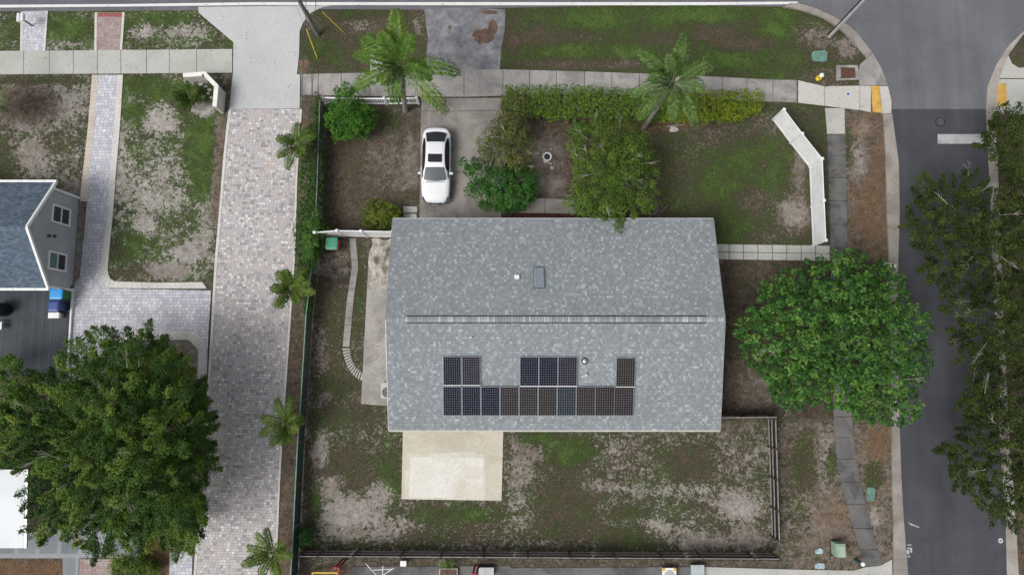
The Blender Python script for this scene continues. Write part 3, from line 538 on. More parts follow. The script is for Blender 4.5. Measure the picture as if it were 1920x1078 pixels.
# skylight
def onroof(b, pxa, pxb, lo, hi, m=0, inset=0.0):
    """box lying on the roof slope between two pixel corners (top-left, bottom-right)"""
    a = Proof(*pxa); c = Proof(*pxb); xs = (a.x+inset, c.x-inset); ys = (c.y+inset, a.y-inset)
    k = [(xs[0], ys[0]), (xs[1], ys[0]), (xs[1], ys[1]), (xs[0], ys[1])]
    top = [(x, y, roofz(y)+hi) for x, y in k]; bt = [(x, y, roofz(y)+lo) for x, y in k]; b.face(top, m)
    for i in range(4): j = (i+1) % 4; b.face([bt[i], bt[j], top[j], top[i]], m)
b = MB(); onroof(b, (999.5, 501), (1021.5, 541), -.02, .09); sk = b.build('skylight', simple('skylight_frame', (.14, .17, .2), .5, .3), house)
b = MB(); onroof(b, (1001.5, 503.5), (1019, 538.5), .09, .11); b.build('frame', M['galv'], sk)
b = MB(); onroof(b, (1003, 505), (1017.5, 537.5), .108, .12); b.build('glass', simple('skylight_dome', (.2, .23, .28), .12, 0, .6), sk)
b = MB(); onroof(b, (964.5, 516), (973.5, 523.5), -.02, .14); b.build('roof_vent', M['white'], house)
for px, py, r in ((883, 633, .045), (1098, 703, .05)):
    b = MB(); p = Proof(px, py); b.tube([(p.x, p.y, p.z-.1), (p.x, p.y, p.z+.28)], r, 12); b.build('vent_pipe', M['white'], house)
p = Proof(1096, 677); b = MB()
b.lathe((p.x, p.y, p.z-.03), [(.27, -.05), (.27, .05), (.24, .07)], 28, 0); b.lathe((p.x, p.y, p.z), [(.2, 0), (.2, .1), (.17, .12)], 28, 1); b.lathe((p.x, p.y, p.z), [(.15, .1), (.14, .16), (.09, .2), (.02, .215)], 28, 0)
b.build('round_roof_vent', [M['galv'], M['dark']], house)
# house openings seen only from the side
def wallwin(par, c, d, axis, name='window'):
    b = MB(); b.box(c, d); f = b.build(name, M['white'], par)
    b = MB(); e = [d[0]-.12, d[1]-.12, d[2]-.12]; e[axis] = d[axis]+.02; b.box(c, e); b.build('pane', M['glass'], f)
for x_, w_ in ((-5.2, 1.5), (1.6, 1.8), (5.4, 1.2), (9.3, 1.5)): wallwin(house, (x_, y0-.01, 1.5), (w_, .08, 1.1), 1)
wallwin(house, (-2.6, y0-.01, 1.1), (2.4, .08, 2.1), 1, 'sliding_door')
for x_, w_ in ((3.6, 1.6), (7.2, 1.6), (10, 1.2)): wallwin(house, (x_, y1+.01, 1.5), (w_, .08, 1.1), 1)
wallwin(house, (x1+.01, 4.5, 1.5), (.08, 1.2, 1.1), 0); wallwin(house, (x0-.01, 5, 1.5), (.08, 1.2, 1.1), 0)
b = MB(); b.box((1.4, y1+.02, 1.05), (.95, .06, 2.1)); b.build('door', M['white'], house)
b = MB(); b.box((-4.6, y1+.02, 1.15), (3.6, .05, 2.2))
for z_ in (.6, 1.15, 1.7): b.box((-4.6, y1+.05, z_), (3.5, .02, .03))
b.build('garage_door', M['white'], house)
# ---- solar panels
def panelmat(name, c, c2):
    g = NT(name, .25, .15); uv = g.n('ShaderNodeUVMap').outputs[0]; s = g.n('ShaderNodeSeparateXYZ'); g.l(uv, s.inputs[0])
    fx = g.m('ABSOLUTE', g.m('SUBTRACT', g.m('FRACT', s.outputs[0]), .5)); fy = g.m('ABSOLUTE', g.m('SUBTRACT', g.m('FRACT', s.outputs[1]), .5))
    line = g.m('MAXIMUM', g.rng(fx, .455, .48), g.rng(fy, .455, .48)); dia = g.rng(g.m('ADD', fx, fy), .83, .87)
    base = g.mix(g.noise(g.pos(), .8, 3), c, c2); x = g.mix(g.m('MULTIPLY', line, .22), base, (.12, .135, .17)); x = g.mix(dia, x, (.36, .38, .43)); g.col(x); return g.mat
PM = [panelmat('solar_cells_blue', (.005, .007, .015), (.01, .01, .022)), panelmat('solar_cells_brown', (.02, .016, .015), (.03, .025, .022)), panelmat('solar_cells_reflection', (.016, .023, .03), (.024, .032, .038)), panelmat('solar_cells_dark', (.012, .012, .02), (.026, .022, .03))]  # third material: a teal-grey reflection painted into the cell colour
frm = simple('panel_frame', (.3, .32, .36), .4, .5)
def panel(pa, pb, k, label, clamp=False):
    a = Proof(*pa, .12); c = Proof(*pb, .12); xs = (a.x+.008, c.x-.008); ys = (c.y+.008, a.y-.008)
    t = thing('solar_panel', label, 'solar panel', ((xs[0]+xs[1])/2, (ys[0]+ys[1])/2, roofz(sum(ys)/2)), 'solar panels on the south roof slope')
    def slab(b, i, lo, hi, uv=None):
        K = [(xs[0]+i, ys[0]+i), (xs[1]-i, ys[0]+i), (xs[1]-i, ys[1]-i), (xs[0]+i, ys[1]-i)]
        top = [(x, y, roofz(y)+hi) for x, y in K]; bt = [(x, y, roofz(y)+lo) for x, y in K]; b.face(top, 0, uv)
        for q in range(4): j = (q+1) % 4; b.face([bt[q], bt[j], top[j], top[q]])
    b = MB(); slab(b, 0, .0, .12); b.build('frame', frm, t)
    if clamp: b = MB(); b.beam((xs[0], ys[0]+.0, roofz(ys[0])+.13), (xs[1], ys[0]+.0, roofz(ys[0])+.13), .035, .02); b.build('end_clamp', M['white'], t)
    b = MB(); slab(b, .022, .115, .123, [(0, 0), (8, 0), (8, 12), (0, 12)]); b.build('cell_sheet', PM[k], t)
tx = [830, 865.5, 901]
for i in range(2): panel((tx[i], 668), (tx[i+1], 722.5), (0, 3)[i], ['leftmost dark solar panel of the upper row on the roof', 'right one of the left pair of panels in the upper row'][i], True)
tx = [974.5, 1010.3, 1046, 1082]
for i in range(3): panel((tx[i], 669), (tx[i+1], 724), (0, 0, 3)[i], ['left panel of the three side by side panels in the upper row', 'middle panel of the three side by side panels in the upper row', 'right panel of the three in the upper row, beside the round roof vent'][i], True)
panel((1155.5, 671), (1190.5, 725.5), 1, 'single brownish solar panel standing alone at the right end of the upper row', True)
nth = ['first', 'second', 'third', 'fourth', 'fifth', 'sixth', 'seventh', 'eighth', 'ninth', 'tenth']
for i in range(10):
    xx = 830+35.75*i; xq = 830+35.75*(i+1)
    if i == 9: xq = 1187.5
    panel((xx, 724.5), (xq, 779.5), (0, 0, 0, 1, 1, 1, 2, 1, 1, 1)[i], ('solar panel with a blue-grey reflection painted on, seventh from the left in the bottom row' if i == 6 else f'{nth[i]} solar panel from the left in the long bottom row'))

# ---- neighbour's house
X0 = -27.55; XB = -27.85
nh = thing('gabled_house', 'neighbouring grey house with a blue shingle gable roof and two white windows', 'house', (-33, 7.5, 0))
nY0, nY1, nYR, nZE, nZR = 4.36, 10.74, 7.6, 2.75, 4.88
b = MB(); b.face([(XB, nY0+.1, 0), (XB, nY1-.3, 0), (XB, nY1-.3, nZE+.05), (XB, nYR, nZR-.1), (XB, nY0+.1, nZE+.05)]); b.face([(-45, nY0+.3, 0), (XB, nY0+.3, 0), (XB, nY0+.3, nZE), (-45, nY0+.3, nZE)]); b.face([(XB, nY1-.3, 0), (-45, nY1-.3, 0), (-45, nY1-.3, nZE), (XB, nY1-.3, nZE)])
b.build('wall', M['siding'], nh)
b = MB(); roof_slope(b, -45, X0, nYR, nZR, nY1, nZE); roof_slope(b, -45, X0, nYR, nZR, nY0, nZE); b.build('roof', [M['shingle_blue'], M['white']], nh)
b = MB()
for yy, ze in ((nY1, nZE), (nY0, nZE)): b.beam((X0+.03, nYR, nZR-.02), (X0+.03, yy, ze-.02), .13, .16)
b.build('rake_trim', M['white'], nh)
for yy, s in ((nY1, 1), (nY0, -1)):
    b = MB(); b.box((-36.2, yy+s*.09, nZE-.07), (17.4, .14, .13))
    for i in range(12): b.box((-28.3-i*1.35, yy+s*.09, nZE), (.04, .17, .03))
    b.build('gutter', M['white'], nh)
for yy in (nY0+.12, nY1-.3):
    b = MB(); b.box((XB+.03, yy, 1.35), (.12, .14, 2.7)); b.build('corner_trim', M['white'], nh)
def Pwall(px, py, X=XB):
    a = (px-960)/FPX; bb = (539-py)/FPX; dy = bb*math.cos(TILT)+math.sin(TILT); dz = bb*math.sin(TILT)-math.cos(TILT); t = X/a; return (X, dy*t, CAMH+dz*t)
for cs, gm in ((((97, 382), (131.5, 392.5), (129, 426), (94.5, 416)), 'glass'), (((90, 469), (124, 477), (122, 511), (87, 504)), 'glass_green')):
    q = [Pwall(*c) for c in cs]; ys = sorted(p[1] for p in q); zs = sorted(p[2] for p in q); ya, yb, za, zb = (ys[0]+ys[1])/2, (ys[2]+ys[3])/2, (zs[0]+zs[1])/2, (zs[2]+zs[3])/2
    print('WIN', ya, yb, za, zb)
    b = MB(); t_ = .11
    for c, d in (((ya+t_/2, (za+zb)/2), (t_, zb-za)), ((yb-t_/2, (za+zb)/2), (t_, zb-za)), (((ya+yb)/2, za+t_/2), (yb-ya-2*t_, t_)), (((ya+yb)/2, zb-t_/2), (yb-ya-2*t_, t_)), (((ya+yb)/2, (za+zb)/2), (yb-ya-2*t_, .05))):
        b.box((XB+.05, c[0], c[1]), (.09, d[0], d[1]))
    f = b.build('window', M['white'], nh)
    for k, (u, v) in enumerate(((za+t_, (za+zb)/2-.025), ((za+zb)/2+.025, zb-t_))):
        b = MB(); b.box((XB+.02, (ya+yb)/2, (u+v)/2), (.03, yb-ya-2*t_, v-u)); b.build('pane', M[gm] if k == 1 else M['glass'], f)
q = Pwall(91, 442); b = MB(); b.box((q[0]+.03, q[1], q[2]), (.05, .12, .22)); b.tube([(q[0]+.05, q[1], q[2]+.05), (q[0]+.2, q[1], q[2]+.12), (q[0]+.26, q[1], q[2]-.02)], .025, 8); b.lathe((q[0]+.26, q[1], q[2]-.22), [(.09, 0), (.1, .08), (.04, .2), (.0, .22)], 12); b.build('wall_lamp', M['dark'], nh)
# ---- white flat roof at the lower left
sh = thing('white_canopy', 'flat white roofed open canopy at the left edge under the huge tree', 'canopy', (-31, -5, 0))
p0, p1, p2 = P(47.5, 880, 2.7), P(44.5, 1027, 2.7), P(49.5, 1000, 2.7)
b = MB(); b.prism([(-45, p0.y), (p0.x, p0.y), (p1.x, p1.y), (-45, p1.y)], 2.55, 2.7, bottom=True); b.build('roof', simple('white_membrane', (.62, .65, .67), .5, var=.04, scale=.5), sh)
for x_, y_ in ((p1.x-.3, p1.y+.3), (p1.x-.3, p0.y-.3), (-38, p1.y+.3), (-38, p0.y-.3)): b = MB(); b.box((x_, y_, 1.27), (.12, .12, 2.54)); b.build('post', M['white'], sh)
b = MB(); b.beam((p0.x+.07, p0.y, 2.62), (p1.x+.07, p1.y, 2.62), .13, .13); b.build('gutter', M['metal'], sh)
# ---- deck
g = NT('deck_boards', .7, .3); p = g.pos(); s = g.n('ShaderNodeSeparateXYZ'); g.l(p, s.inputs[0]); u = g.m('DIVIDE', s.outputs[0], .145); fr = g.m('FRACT', u); wn = g.n('ShaderNodeTexWhiteNoise', noise_dimensions='1D'); g.l(g.m('FLOOR', u), wn.inputs['W'])
c = g.mix(wn.outputs['Value'], (.036, .045, .055), (.052, .062, .074)); c = g.mix(g.rng(g.m('ABSOLUTE', g.m('SUBTRACT', fr, .5)), .4, .48), c, (.014, .017, .02)); c = g.mix(1.0, c, g.ramp(g.noise(p, .5, 5), [(.3, (.75,)*3), (.7, (1.3,)*3)]), 'MULTIPLY'); g.col(c)
dk = thing('timber_deck', 'dark grey boarded deck beside the blue roofed house', 'deck', tuple(P(60, 620)))
b = MB(); b.prism([(-45, P(0, 530).y)]+poly([(137, 536), (128, 700)])+[(-45, P(0, 715).y)], 0, .16); b.build('boards', g.mat, dk)
b = MB(); a_, c_ = P(139, 541), P(129, 700); b.beam((a_.x, a_.y, .11), (c_.x, c_.y, .11), .09, .16); b.build('edge_board', M['white'], dk)
# small things on the deck
def wheelie(name, label, px, py, wx, wy, h, body, lid, hinge, group=None, z=0.0, cat='bin'):
    """two wheeled bin with body, sloped lid, handle bar and wheels; hinge = side the handle is on"""
    c = P(px, py, z+h); t = thing(name, label, cat, (c.x, c.y, z), group); x, y = c.x, c.y
    b = MB(); rows = []
    for k, zz in ((.84, .08), (.95, .55*h), (1.0, h-.05), (1.07, h-.05), (1.07, h)):
        rows.append([(x+sx*wx/2*k*(1-.0), y+sy*wy/2*k, z+zz) for sx, sy in ((-.85, -1), (.85, -1), (1, -.85), (1, .85), (.85, 1), (-.85, 1), (-1, .85), (-1, -.85))])
    b.grid(rows, 0, False, True); b.build('body', body, t)
    b = MB(); rows = []
    for k, zz in ((1.1, h), (1.1, h+.04), (1.02, h+.065), (.7, h+.085)):
        rows.append([(x+sx*wx/2*k, y+sy*wy/2*k, z+zz) for sx, sy in ((-.86, -1), (.86, -1), (1, -.86), (1, .86), (.86, 1), (-.86, 1), (-1, .86), (-1, -.86))])
    b.grid(rows, 0, False, True); b.face(rows[-1], 0); b.build('lid', lid, t)
    hx, hy = hinge; b = MB(); a = Vector((x+hx*(wx/2+.07)-hy*wx*.4, y+hy*(wy/2+.07)-hx*wy*.4, z+h-.02)); e = Vector((x+hx*(wx/2+.07)+hy*wx*.4, y+hy*(wy/2+.07)+hx*wy*.4, z+h-.02)); b.tube([a, e], .022, 8); b.build('handle', body, t)
    for s in (-1, 1):
        b = MB(); cx, cy = x+hx*wx*.42+hy*s*wx*.46, y+hy*wy*.42+hx*s*wy*.46; ax = Vector((abs(hy), abs(hx), 0))*.03; q = Vector((cx, cy, z+.11)); b.tube([q-ax, q+ax], .11, 16); b.build('wheel', M['dark'], t)
    return t
plas = lambda n, c: simple(n, c, .4, var=.04)
wheelie('recycling_bin', 'blue lidded wheeled bin with a green side on the dark deck', 106, 551, .72, .62, 1.0, plas('bin_green', (.02, .13, .04)), plas('bin_sky_blue', (.03, .3, .68)), (-1, 0), z=.16)
wheelie('recycling_bin', 'navy blue wheeled bin between the sky blue bin and the white box', 101, 574, .62, .6, .9, plas('bin_navy', (.012, .04, .16)), plas('bin_navy_lid', (.02, .06, .22)), (-1, 0), z=.16)
t = thing('storage_box', 'small white lidded box beside the navy bin on the deck', 'box', tuple(P(110, 592, .16))); c = t.location
b = MB(); b.box((c.x, c.y, .36), (.7, .3, .4)); b.build('body', M['galv'], t); b = MB(); b.box((c.x-.03, c.y, .585), (.66, .36, .05)); b.build('lid', M['white'], t)
t = thing('garden_chair', 'pale grey metal chair at the left edge of the deck', 'chair', tuple(P(6, 611, .16))); c = t.location
b = MB(); b.box((c.x, c.y, .58), (.45, .48, .04)); b.build('seat', M['galv'], t); b = MB(); b.box((c.x-.24, c.y, .85), (.04, .46, .4)); b.build('backrest', M['galv'], t)
for sx, sy in ((-1, -1), (-1, 1), (1, -1), (1, 1)): b = MB(); b.tube([(c.x+sx*.2, c.y+sy*.21, .56), (c.x+sx*(.24 if sx < 0 else .5), c.y+sy*.24, .16)], .02, 8); b.build('leg', M['galv'], t)
t = thing('covered_grill', 'black covered grill in the dark corner of the deck', 'grill', tuple(P(8, 581, .16))); c = t.location
b = MB(); b.grid([[(c.x+.55*k*math.cos(a*math.pi/6), c.y+.42*k*math.sin(a*math.pi/6), .16+zz) for a in range(12)] for k, zz in ((1, 0), (1.02, .5), (.98, .85), (.85, 1.0), (.5, 1.08), (.02, 1.1))], 0, True, True); b.build('cover', simple('black_canvas', (.012, .014, .022), .7), t)
b = MB(); b.tube([(c.x+.2, c.y-.44, .95), (c.x+.2, c.y+.44, .95)], .018, 8); b.build('handle', M['metal'], t)

# ---------------------------------------------------------------- fences
def base_px(top, h):   # ground pixel below a pixel seen at height h
    q = P(top[0], top[1], h); return Vector((q.x, q.y, 0))
def vinyl_fence(label, pts, h, group=None):
    """solid tongue and groove privacy fence; pts = ground points"""
    t = thing('vinyl_fence', label, 'fence', tuple(pts[0]), group)
    for p in pts:
        b = MB(); b.box((p.x, p.y, h/2+.03), (.13, .13, h+.06)); b.build('post', M['vinyl'], t)
        b = MB(); b.grid([[(p.x+sx*k, p.y+sy*k, h+zz) for sx, sy in ((-1, -1), (1, -1), (1, 1), (-1, 1))] for k, zz in ((.085, .06), (.085, .085), (.04, .12), (.001, .135))], 0, False, True); b.build('post_cap', M['vinyl'], t)
    for a, c in zip(pts, pts[1:]):
        d = (c-a).normalized(); b = MB(); n = 1; a2 = a+d*.065; L = (c-a).length-.13; s = Vector((-d.y, d.x, 0))
        for i in range(n):
            u0, u1 = a2+d*(L*i/n+.0015), a2+d*(L*(i+1)/n-.0015); b.beam((u0.x, u0.y, h/2), (u1.x, u1.y, h/2), .022, h-.24)
        b.build('panel', M['vinyl'], t)
        for zz in (.1, h-.06): b = MB(); b.beam((a2.x, a2.y, zz), (c.x-d.x*.065, c.y-d.y*.065, zz), .055, .14); b.build('rail', M['vinyl'], t)
    return t
Hf = 1.83
tp = [(1470, 206), (1504, 251), (1541.5, 298), (1545, 376), (1548.5, 451)]
vinyl_fence('tall white vinyl fence bending along the sidewalk by the east lawn', [base_px(p, Hf) for p in tp], Hf)
tp = [(590, 436), (632, 432.5), (677, 433.5), (736, 434.5)]
vinyl_fence('white vinyl fence between the green bin and the grey roofed house', [base_px(p, Hf) for p in tp], Hf)
# picket fence
t = thing('picket_fence', 'low white picket fence with gaps behind the green shrub and palm', 'fence', tuple(base_px((604, 183), 1.05))); hp = 1.05
pts = [base_px(p, hp) for p in ((604, 183), (663, 184.5), (720, 185), (781, 184))]
for p in pts:
    b = MB(); b.box((p.x, p.y, .56), (.12, .12, 1.12)); b.grid([[(p.x+sx*k, p.y+sy*k, zz) for sx, sy in ((-1, -1), (1, -1), (1, 1), (-1, 1))] for k, zz in ((.08, 1.12), (.08, 1.15), (.001, 1.2))], 0, False, True); b.build('post', M['vinyl'], t)
for a, c in zip(pts, pts[1:]):
    for zz in (.18, .98): b = MB(); b.beam((a.x+.06, a.y, zz), (c.x-.06, c.y, zz), .07, .09); b.build('rail', M['vinyl'], t)
    n = 13
    for i in range(n):
        q = a+(c-a)*((i+.5)/n); b = MB(); b.box((q.x, q.y, .58), (.075, .03, .8)); b.build('picket', M['vinyl'], t)
# low entry wall
t = thing('entry_wall', 'chunky cream angled entry wall with white cap and black lamps by the driveway', 'wall', tuple(base_px((384, 142), 1.25))); hw = 1.25
cap = simple('stucco_white', (.75, .73, .7), .8, var=.05); crm = simple('stucco_offwhite', (.5, .48, .45), .9, var=.06)
pts = [base_px(p, hw) for p in ((343, 141.5), (383, 138.5), (405.5, 161.5), (402, 200))]
def offset(pts, w):
    out = []
    for i, p in enumerate(pts):
        d0 = (pts[i]-pts[i-1]).normalized() if i else None; d1 = (pts[i+1]-pts[i]).normalized() if i < len(pts)-1 else None
        n0 = Vector((-d0.y, d0.x, 0)) if d0 else Vector((-d1.y, d1.x, 0)); n1 = Vector((-d1.y, d1.x, 0)) if d1 else n0
        m_ = (n0+n1).normalized(); out.append(p+m_*w/max(.5, m_.dot(n0)))
    return out
for nm, w_, z0, z1, mm in (('body', .1, 0, hw-.06, crm), ('cap', .135, hw-.06, hw, cap)):
    b = MB(); A, B = offset(pts, w_), offset(pts, -w_)
    for i in range(3): b.prism([(q.x, q.y) for q in (A[i], A[i+1], B[i+1], B[i])], z0, z1)
    b.build(nm, mm, t)
for (px, py), zz in (((382.5, 143), 1.1), ((411, 178), .8), ((393, 153.5), 1.0)):
    q = base_px((px, py), zz); b = MB(); b.box((q.x, q.y, zz), (.1, .1, .2)); b.lathe((q.x, q.y, zz+.1), [(.09, 0), (.09, .03), (.02, .09)], 10); b.build('lamp', M['dark'], t)
# long green fence along the driveway
M['mesh_green'] = simple('dark_green_slats', (.035, .062, .062), .6, var=.12, scale=2); M['rail_green'] = simple('pale_green_rail', (.2, .33, .28), .5, var=.1); M['grey_mesh'] = simple('weathered_grey_mesh', (.16, .18, .165), .7, var=.2, scale=2)
t = thing('slatted_fence', 'long dark green slatted fence beside the paver driveway', 'fence', tuple(P(575, 600))); hg = 1.35
gp = [base_px(p, hg) for p in ((600, 190), (597.5, 260), (595, 340), (591, 430), (583, 510), (574, 590), (569, 670), (564, 750), (558, 830), (554, 910), (550, 990), (545, 1085), (541, 1180))]
for i, (a, c) in enumerate(zip(gp, gp[1:])):
    up = i < 4; mm = M['grey_mesh'] if up else M['mesh_green']; d = (c-a).normalized(); L = (c-a).length; b = MB(); n = int(L/.09)
    for k in range(n):
        q0, q1 = a+d*(L*(k+.06)/n), a+d*(L*(k+.94)/n); b.beam((q0.x, q0.y, hg/2), (q1.x, q1.y, hg/2), .03, hg-.12)
    b.build('slat_panel', mm, t)
    b = MB(); b.tube([(a.x, a.y, hg), (c.x, c.y, hg)], .035, 8); b.build('top_rail', M['grey_mesh'] if up else M['rail_green'], t)
for a in gp: b = MB(); b.tube([(a.x+.03, a.y, 0), (a.x+.03, a.y, hg+.08)], .035, 8); b.build('post', M['grey_mesh'], t)
# brown timber fences of the back yard
M['wood'] = NT('x').mat
g = NT('weathered_timber', .85, .2); p = g.pos(); f = g.noise(p, 2.2, 6, .65, .5); g.col(g.mix(1.0, g.ramp(f, [(.25, (.05, .036, .032)), (.75, (.11, .088, .08))]), g.ramp(g.noise(p, 22, 4, .7), [(.3, (.7,)*3), (.7, (1.25,)*3)]), 'MULTIPLY')); M['wood'] = g.mat
M['board'] = simple('dark_fence_boards', (.018, .014, .014), .9, var=.25, scale=3); M['raillit'] = simple('lit_fence_rail', (.26, .235, .225), .85, var=.15, scale=4)  # rails: lit copy of the fence timber, light put into the colour
def timber_fence(label, pts, h, side, pickets=True, sag=.03):
    """pickets on the outside, posts and three rails toward side (a unit vector)"""
    t = thing('timber_fence', label, 'fence', tuple(pts[0])); sd = Vector(side)
    for i, p in enumerate(pts): b = MB(); q = p+sd*.04; b.box((q.x, q.y, h/2), (.1, .1, h+random.uniform(-.04, .06)), rz=random.uniform(-.2, .2)); b.build('post', M['wood'], t)
    for a, c in zip(pts, pts[1:]):
        d = (c-a).normalized(); L = (c-a).length
        for zz in (.25, h*.52, h-.08):
            b = MB(); m0 = (a+c)/2; s0 = random.uniform(-sag, sag); A = a+sd*.03; B = c+sd*.03; Mi = m0+sd*.03
            b.beam((A.x, A.y, zz), (Mi.x, Mi.y, zz+s0), .05, .09); b.beam((Mi.x, Mi.y, zz+s0), (B.x, B.y, zz), .05, .09); b.build('rail', M['raillit'], t)
        b = MB(); n = int(L/.12)
        for k in range(n):
            if random.random() < .03: continue
            q = a+d*(L*(k+.5)/n)-sd*.04; hh = h-.06+random.uniform(-.03, .03); b.box((q.x, q.y, hh/2), (.1 if abs(d.x) > .5 else .018, .018 if abs(d.x) > .5 else .1, hh), rz=random.uniform(-.06, .06))
        b.build('board_panel', M['board'], t)
hb = 1.45
xs = [560, 595, 662, 750, 826, 906, 990, 1070, 1155, 1243, 1318, 1415, 1463]
timber_fence('dark brown sagging timber fence along the bottom of the back yard', [base_px((x, 1044+(x-560)/900*5), hb) for x in xs], hb, (0, 1, 0))
ys = [786, 842, 900, 958, 1015]
timber_fence('dark brown timber fence on the right side of the back yard', [base_px((1456+(y-786)*.032, y), hb) for y in ys], hb, (-1, 0, 0))
t = thing('timber_fence', 'short thin timber fence running from the house corner to the side fence', 'fence', tuple(base_px((1350, 783), hb)))
a, c = base_px((1345, 783), hb), base_px((1456, 782), hb)
for zz in (.3, hb-.04): b = MB(); b.beam((a.x, a.y, zz), (c.x, c.y, zz), .06, .09); b.build('rail', M['raillit'], t)
b = MB(); n = 30
for k in range(n): q = a+(c-a)*((k+.5)/n); b.box((q.x, q.y-.05, (hb-.1)/2), (.1, .018, hb-.1))
b.build('board_panel', M['board'], t)
for k in (0, .5, 1): q = a+(c-a)*k; b = MB(); b.box((q.x, q.y, hb/2-.02), (.1, .1, hb-.04)); b.build('post', M['wood'], t)

# ---------------------------------------------------------------- poles, cables, street things
def pole(label, px, top_px, h, r0, r1, m):
    a = P(*px); e = P(*top_px, h); t = thing('utility_pole', label, 'pole', tuple(a))
    b = MB(); b.tube([tuple(a-Vector((0, 0, .1))), tuple(a+(e-a)*.5), tuple(e)], [r0, (r0+r1)/2, r1], 14); b.build('shaft', m, t); return t, a, e
tb = NT('pole_wood', .85, .2); p = tb.pos(); tb.col(tb.ramp(tb.noise(p, 5, 6, .7), [(.3, (.1, .095, .09)), (.7, (.26, .25, .24))])); M['pole'] = tb.mat
t, a, e = pole('weathered grey utility pole standing by the wide driveway apron', (596, 66), (502, -106), 9.5, .14, .1, M['pole'])
b = MB(); b.tube([tuple(a+Vector((.1, .13, .0))), tuple(a+(e-a)*.3+Vector((.1, .13, 0)))], .035, 6); b.build('conduit_or_shade', M['galv'], t)
b = MB(); b.box((e.x, e.y, e.z-.4), (.1, 2.2, .12)); b.build('crossarm', M['pole'], t)
t2, a2, e2 = pole('tall pale street light pole at the road corner', (1556, 68), (1650, -32), 8.0, .13, .09, simple('pale_concrete_pole', (.5, .51, .52), .6))
b = MB(); b.tube([tuple(a2+Vector((-.14, .04, 0))), tuple(e2+Vector((-.1, .03, 0)))], .045, 8); b.build('conduit_or_shade', M['dark'], t2)  # dark strip added along the pole to stand for its shaded side
b = MB(); b.tube([tuple(e2), tuple(e2+Vector((.6, .7, .4))), tuple(e2+Vector((1.3, 1.5, .45)))], .05, 8); b.box(tuple(e2+Vector((1.5, 1.7, .42))), (.7, .3, .14), rz=.85); b.build('lamp_head', M['galv'], t2)
for lo, up, lab in (((595, 110), (574.5, 55), 'yellow guy wire guard leaning left in the grass beside the apron'), ((643.5, 60.5), (605.5, 23.5), 'yellow guy wire guard crossing the grass right of the utility pole')):
    g0 = P(*lo); hz = 2.2; g1 = P(*up, hz); t = thing('guy_wire', lab, 'guy wire', tuple(g0), 'guy wires of the utility pole')
    b = MB(); b.tube([tuple(g0), tuple(g1)], .035, 8); b.build('guard', simple('guard_yellow', (.62, .55, .04), .5), t); b = MB(); b.tube([tuple(g1), tuple(e)], .008, 6); b.build('wire', M['metal'], t)
for q, lab in (([(576, -40, 7.6), (573.5, 10, 7.3), (567, 150, 6.2), (567, 185, 5.2)], 'thin dark overhead cable hanging left over the driveway edge'), ([(592.5, -40, 7.8), (592, 10, 7.6), (588, 120, 6.4), (585, 185, 5.4), (580, 245, 4.2)], 'thin dark overhead cable hanging right over the sidewalk end')):
    b = MB(); b.tube([tuple(P(*c)) for c in q], .014, 6); b.build('overhead_cable', M['dark'], label=lab, cat='cable')
# mailbox
t = thing('mailbox', 'pair of white mailboxes on a post at the roadside', 'mailbox', tuple(P(40, 36)));
c = P(37.5, 33, 1.15); b = MB(); b.box((c.x, c.y, .5), (.07, .07, 1.0)); b.box((c.x, c.y, .98), (.4, .1, .06)); b.build('post', M['dark'], t)
for s in (-1, 1):
    b = MB(); x = c.x+s*.125; b.grid([[(x+.11*math.cos(a*math.pi/8), yy, 1.1+.1*math.sin(a*math.pi/8)) for a in range(9)]+[(x-.11, yy, 1.0), (x+.11, yy, 1.0)] for yy in (c.y-.26, c.y+.26)], 0, False, True)
    for yy in (c.y-.26, c.y+.26): b.face([(x+.11*math.cos(a*math.pi/8), yy, 1.1+.1*math.sin(a*math.pi/8)) for a in range(9)]+[(x-.11, yy, 1.0), (x+.11, yy, 1.0)])
    b.build('box', M['white'], t)
# green utility lid, drain, hydrant
M['lid'] = simple('faded_green_lid', (.13, .24, .2), .6, var=.12, scale=4); M['lid_blue'] = simple('faded_blue_lid', (.36, .46, .5), .6, var=.12, scale=5)
def lid(label, pts, m, name='utility_cover'):
    c = P(sum(p[0] for p in pts)/len(pts), sum(p[1] for p in pts)/len(pts)); t = thing(name, label, 'utility cover', tuple(c), 'ground utility covers')
    b = MB(); b.prism(poly(pts), -.05, .05); b.build('frame', m, t); q = [(c.x+(x-c.x)*.86, c.y+(y-c.y)*.86) for x, y in poly(pts)]; b = MB(); b.prism(q, .04, .062); b.build('lid', m, t)
    b = MB(); disc(b, (c.x-.15, c.y), 0, .025, .06, .067, 8); b.build('bolt', M['dark'], t)
lid('green eight sided utility cover in the corner grass', [(1525, 97), (1546, 95), (1551, 100), (1550, 115), (1545, 117), (1524, 115), (1521.5, 111), (1522, 100)], M['lid'])
lid('long green utility cover between the dark sidewalk and kerb', [(1626, 913), (1638, 913), (1640, 918), (1639, 937), (1636, 939), (1628, 939), (1625, 935), (1625, 918)], M['lid'])
lid('upper of two pale blue utility covers in the lower right verge', [(1528, 1031), (1537, 1026), (1543, 1030), (1542, 1037), (1529, 1038)], M['lid_blue'])
lid('lower of two pale blue utility covers beside the concrete', [(1528, 1057), (1533, 1054.5), (1544, 1055), (1546, 1060), (1545, 1066), (1528, 1065)], M['lid_blue'])
t = thing('storm_drain', 'concrete framed drain filled with brown leaves beside the corner ramp', 'drain', tuple(P(1588, 137)))
b = MB(); o_ = poly([(1568, 123), (1608, 123), (1611, 150), (1568, 152)]); i_ = poly([(1576, 127), (1603, 128), (1604, 147), (1576, 148)])
for k in range(4): b.prism([o_[k], o_[(k+1) % 4], i_[(k+1) % 4], i_[k]], -.1, .035)
b.build('frame', M['walk_grey'], t)
b = MB()
